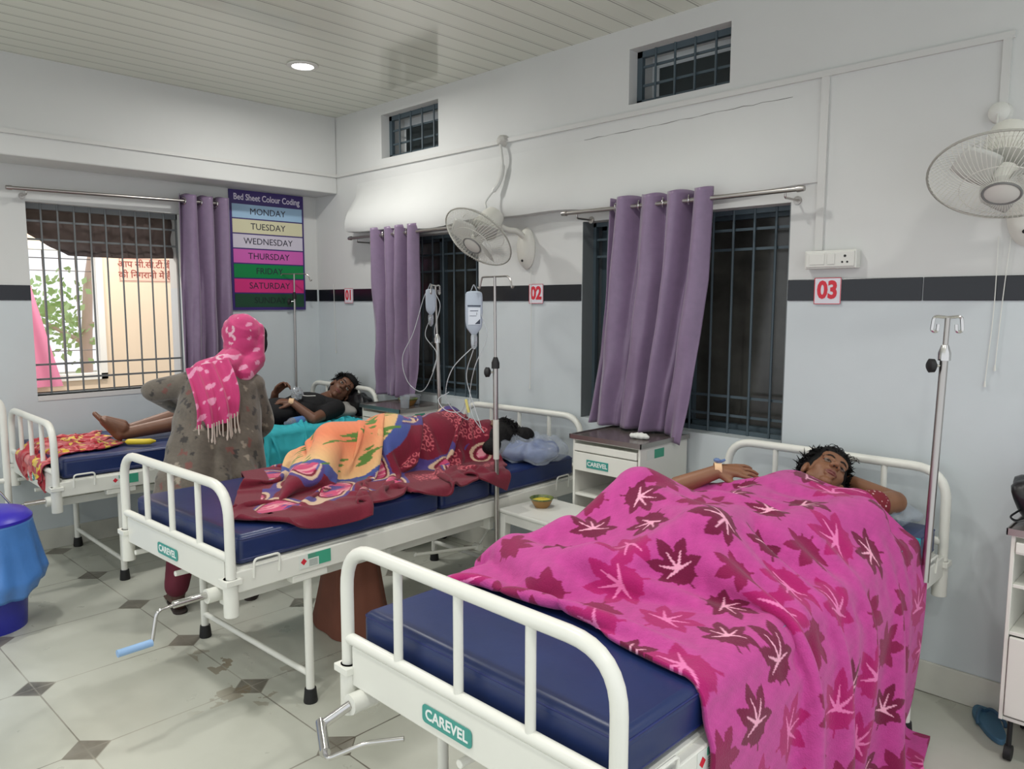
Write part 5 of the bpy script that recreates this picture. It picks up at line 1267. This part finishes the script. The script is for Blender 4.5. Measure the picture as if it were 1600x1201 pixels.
# --- red floral cloth heaped at the foot of the left bed
def red_print(U, Vq):
    P3 = np.stack([U.ravel(), Vq.ravel(), 0*U.ravel()], 1); n1 = vnoise(P3, 22, 2); n2 = vnoise(P3, 60, 3); c = np.tile(L3((170, 26, 44)), (len(P3), 1))*(1+.1*n2[:, None])
    c[n1 > .30] = L3((206, 110, 110)); c[n1 < -.42] = L3((206, 172, 60)); c[(n1 < -.34) & (n1 >= -.42)] = L3((120, 20, 40)); r, d, v_ = cells(P3[:, :2], .09, 2, .3); c[(r < .22) & (v_ > .6)] = L3((214, 180, 58)); return c.reshape(U.shape+(3,))
Lx, Ly = .95, .72; n, m = 76, 58; u = np.linspace(0, 1, n)[:, None]; v = np.linspace(0, 1, m)[None, :]; X0 = np.zeros((n, m, 3))
X0[..., 0] = -.18+.72*u+0*v; X0[..., 1] = -2.17+.47*v+.03*np.sin(u*8); X0[..., 2] = .98+.07*np.sin(u*29+v*7)+.06*np.sin(v*24+u*13)
X = drape(X0, Lx/(n-1), Ly/(m-1), [MATT1, ('cap', np.array((-.25, -2.1, .655)), np.array((.6, -2.1, .655)), .02, .02)], steps=85, iters=10, mu=.9, marg=.008, bend=.12)
X[..., 1] = np.where((X[..., 1] < -2.065) & (X[..., 2] > .60), np.maximum(X[..., 1], -2.35), X[..., 1])
Xu = upsample(laplace(X, 1), 4); Uu, Vu = np.meshgrid(np.linspace(0, Lx, Xu.shape[0]), np.linspace(0, Ly, Xu.shape[1]), indexing='ij')
o = obj('shawl', grid_mesh('s', Xu, red_print(Uu, Vu)), vmat('printed cotton', .8, .2, 120), angle=180); tag(o, 'red and yellow floral cloth heaped at the foot of the left bed', 'cloth'); md = o.modifiers.new('s', 'SOLIDIFY'); md.thickness = .004; md.offset = 0
# --- pillows, wrapped linen, black bag, banana
def pillow(name, label, c, r, m, rz=0, wob=.012, extra=None, cat='pillow'):
    bm = bmesh.new(); bmesh.ops.create_uvsphere(bm, u_segments=56, v_segments=36, radius=1)
    R = Matrix.Rotation(rz, 3, 'Z'); c = Vector(c)
    for v_ in bm.verts:
        x, y, z = v_.co; sx, sy = math.copysign(abs(x)**.55, x), math.copysign(abs(y)**.55, y); q = Vector((sx*r[0], sy*r[1], z*r[2]))
        q += Vector((0, 0, 1))*wob*(math.sin(q.x*47+q.y*13)*math.sin(q.y*39-q.x*9))*abs(z)+Vector((wob*.6*math.sin(q.y*50), wob*.6*math.sin(q.x*44), 0))
        q = R @ q+c; q.z = max(q.z, .7155+.0005*0); v_.co = q
    return bm
t = thing('pillow', 'grey pillow under the head of the boy on the left bed', 'pillow', (.20, -.26, .715)); obj('cushion', pillow('', '', (.20, -.26, .765), (.30, .115, .055), None), mat('pillow grey', (150, 148, 144), .8, var=.08), t, angle=180, world=True)
t = thing('pillow', 'pale pillow in a clear plastic cover under the head in the nearest bed', 'pillow', (3.86, -.27, .715)); obj('cushion', pillow('', '', (3.80, -.235, .755), (.25, .09, .04), None), mat('pillow pale blue', (140, 156, 178), .7, var=.1), t, angle=180, world=True)
PWR = mat('pillow wrap film', (190, 200, 214), .12, alpha=.32, spec=.8, bump=1.0, bscale=38)
bm = pillow('', '', (3.83, -.235, .752), (.29, .11, .044), None, wob=.016); obj('plastic_cover', bm, PWR, t, smooth=False, world=True)
t = thing('pillow', 'blue pillow in crinkled clear plastic at the head of the middle bed', 'pillow', (2.30, -.33, .715)); obj('cushion', pillow('', '', (2.26, -.36, .765), (.175, .13, .052), None, rz=.3), mat('blue pillow ticking', (70, 88, 138), .7, rgb2=(96, 114, 166), vscale=40), t, angle=180, world=True)
bm = pillow('', '', (2.27, -.36, .768), (.215, .155, .060), None, rz=.3, wob=.028); obj('plastic_cover', bm, PWR, t, smooth=False, world=True)
bm = bmesh.new(); ell(bm, (.40, -.12, .80), (.14, .07, .085), u=36, v=24)
for v_ in bm.verts: c = v_.co-V(.40, -.12, .80); c *= 1+.13*math.sin(c.x*60+c.z*50)*math.cos(c.y*70+c.x*30); v_.co = V(.40, -.12, .80)+c; v_.co.z = max(v_.co.z, .7155); v_.co.y = min(v_.co.y, -.035)
tag(obj('plastic_bag', bm, mat('black polythene', (22, 22, 25)), angle=180), 'crumpled black bag behind the boy\'s pillow against the left bed\'s headboard', 'bag')
t = thing('banana', 'yellow banana lying on the blue mattress near the boy\'s foot', 'banana', (.46, -1.62, .715))
pts = smooth_path([(.40, -1.69, .733), (.44, -1.66, .735), (.48, -1.615, .735), (.50, -1.56, .734)], 6); obj('fruit', T(pts, [.006, .012]+[.0165]*(len(pts)-5)+[.013, .009, .005], 10), mat('banana yellow', (222, 196, 52), .5), t, world=True)
obj('stem', T([(.385, -1.702, .734), (.40, -1.69, .733)], .005, 8), mat('banana stem', (120, 96, 40), .6), t, world=True)
# tubing clamp and yellow port at the patterned blanket
t = thing('drip_connector', 'clear loop of tubing with yellow clamp lying on the maroon blanket', 'tube', (2.10, -.66, .98))
obj('loop', T(smooth_path([(2.19, -.70, 1.04), (2.15, -.70, .985), (2.06, -.72, .985), (1.98, -.70, 1.03), (1.97, -.62, 1.06)]), .0025, 6), TUBEM, t, world=True)
obj('yellow_clamp', T([(2.19, -.70, 1.05), (2.20, -.69, .985)], [.007, .007], 8), mat('clamp yellow', (226, 216, 130), .4), t, world=True)

#%%END
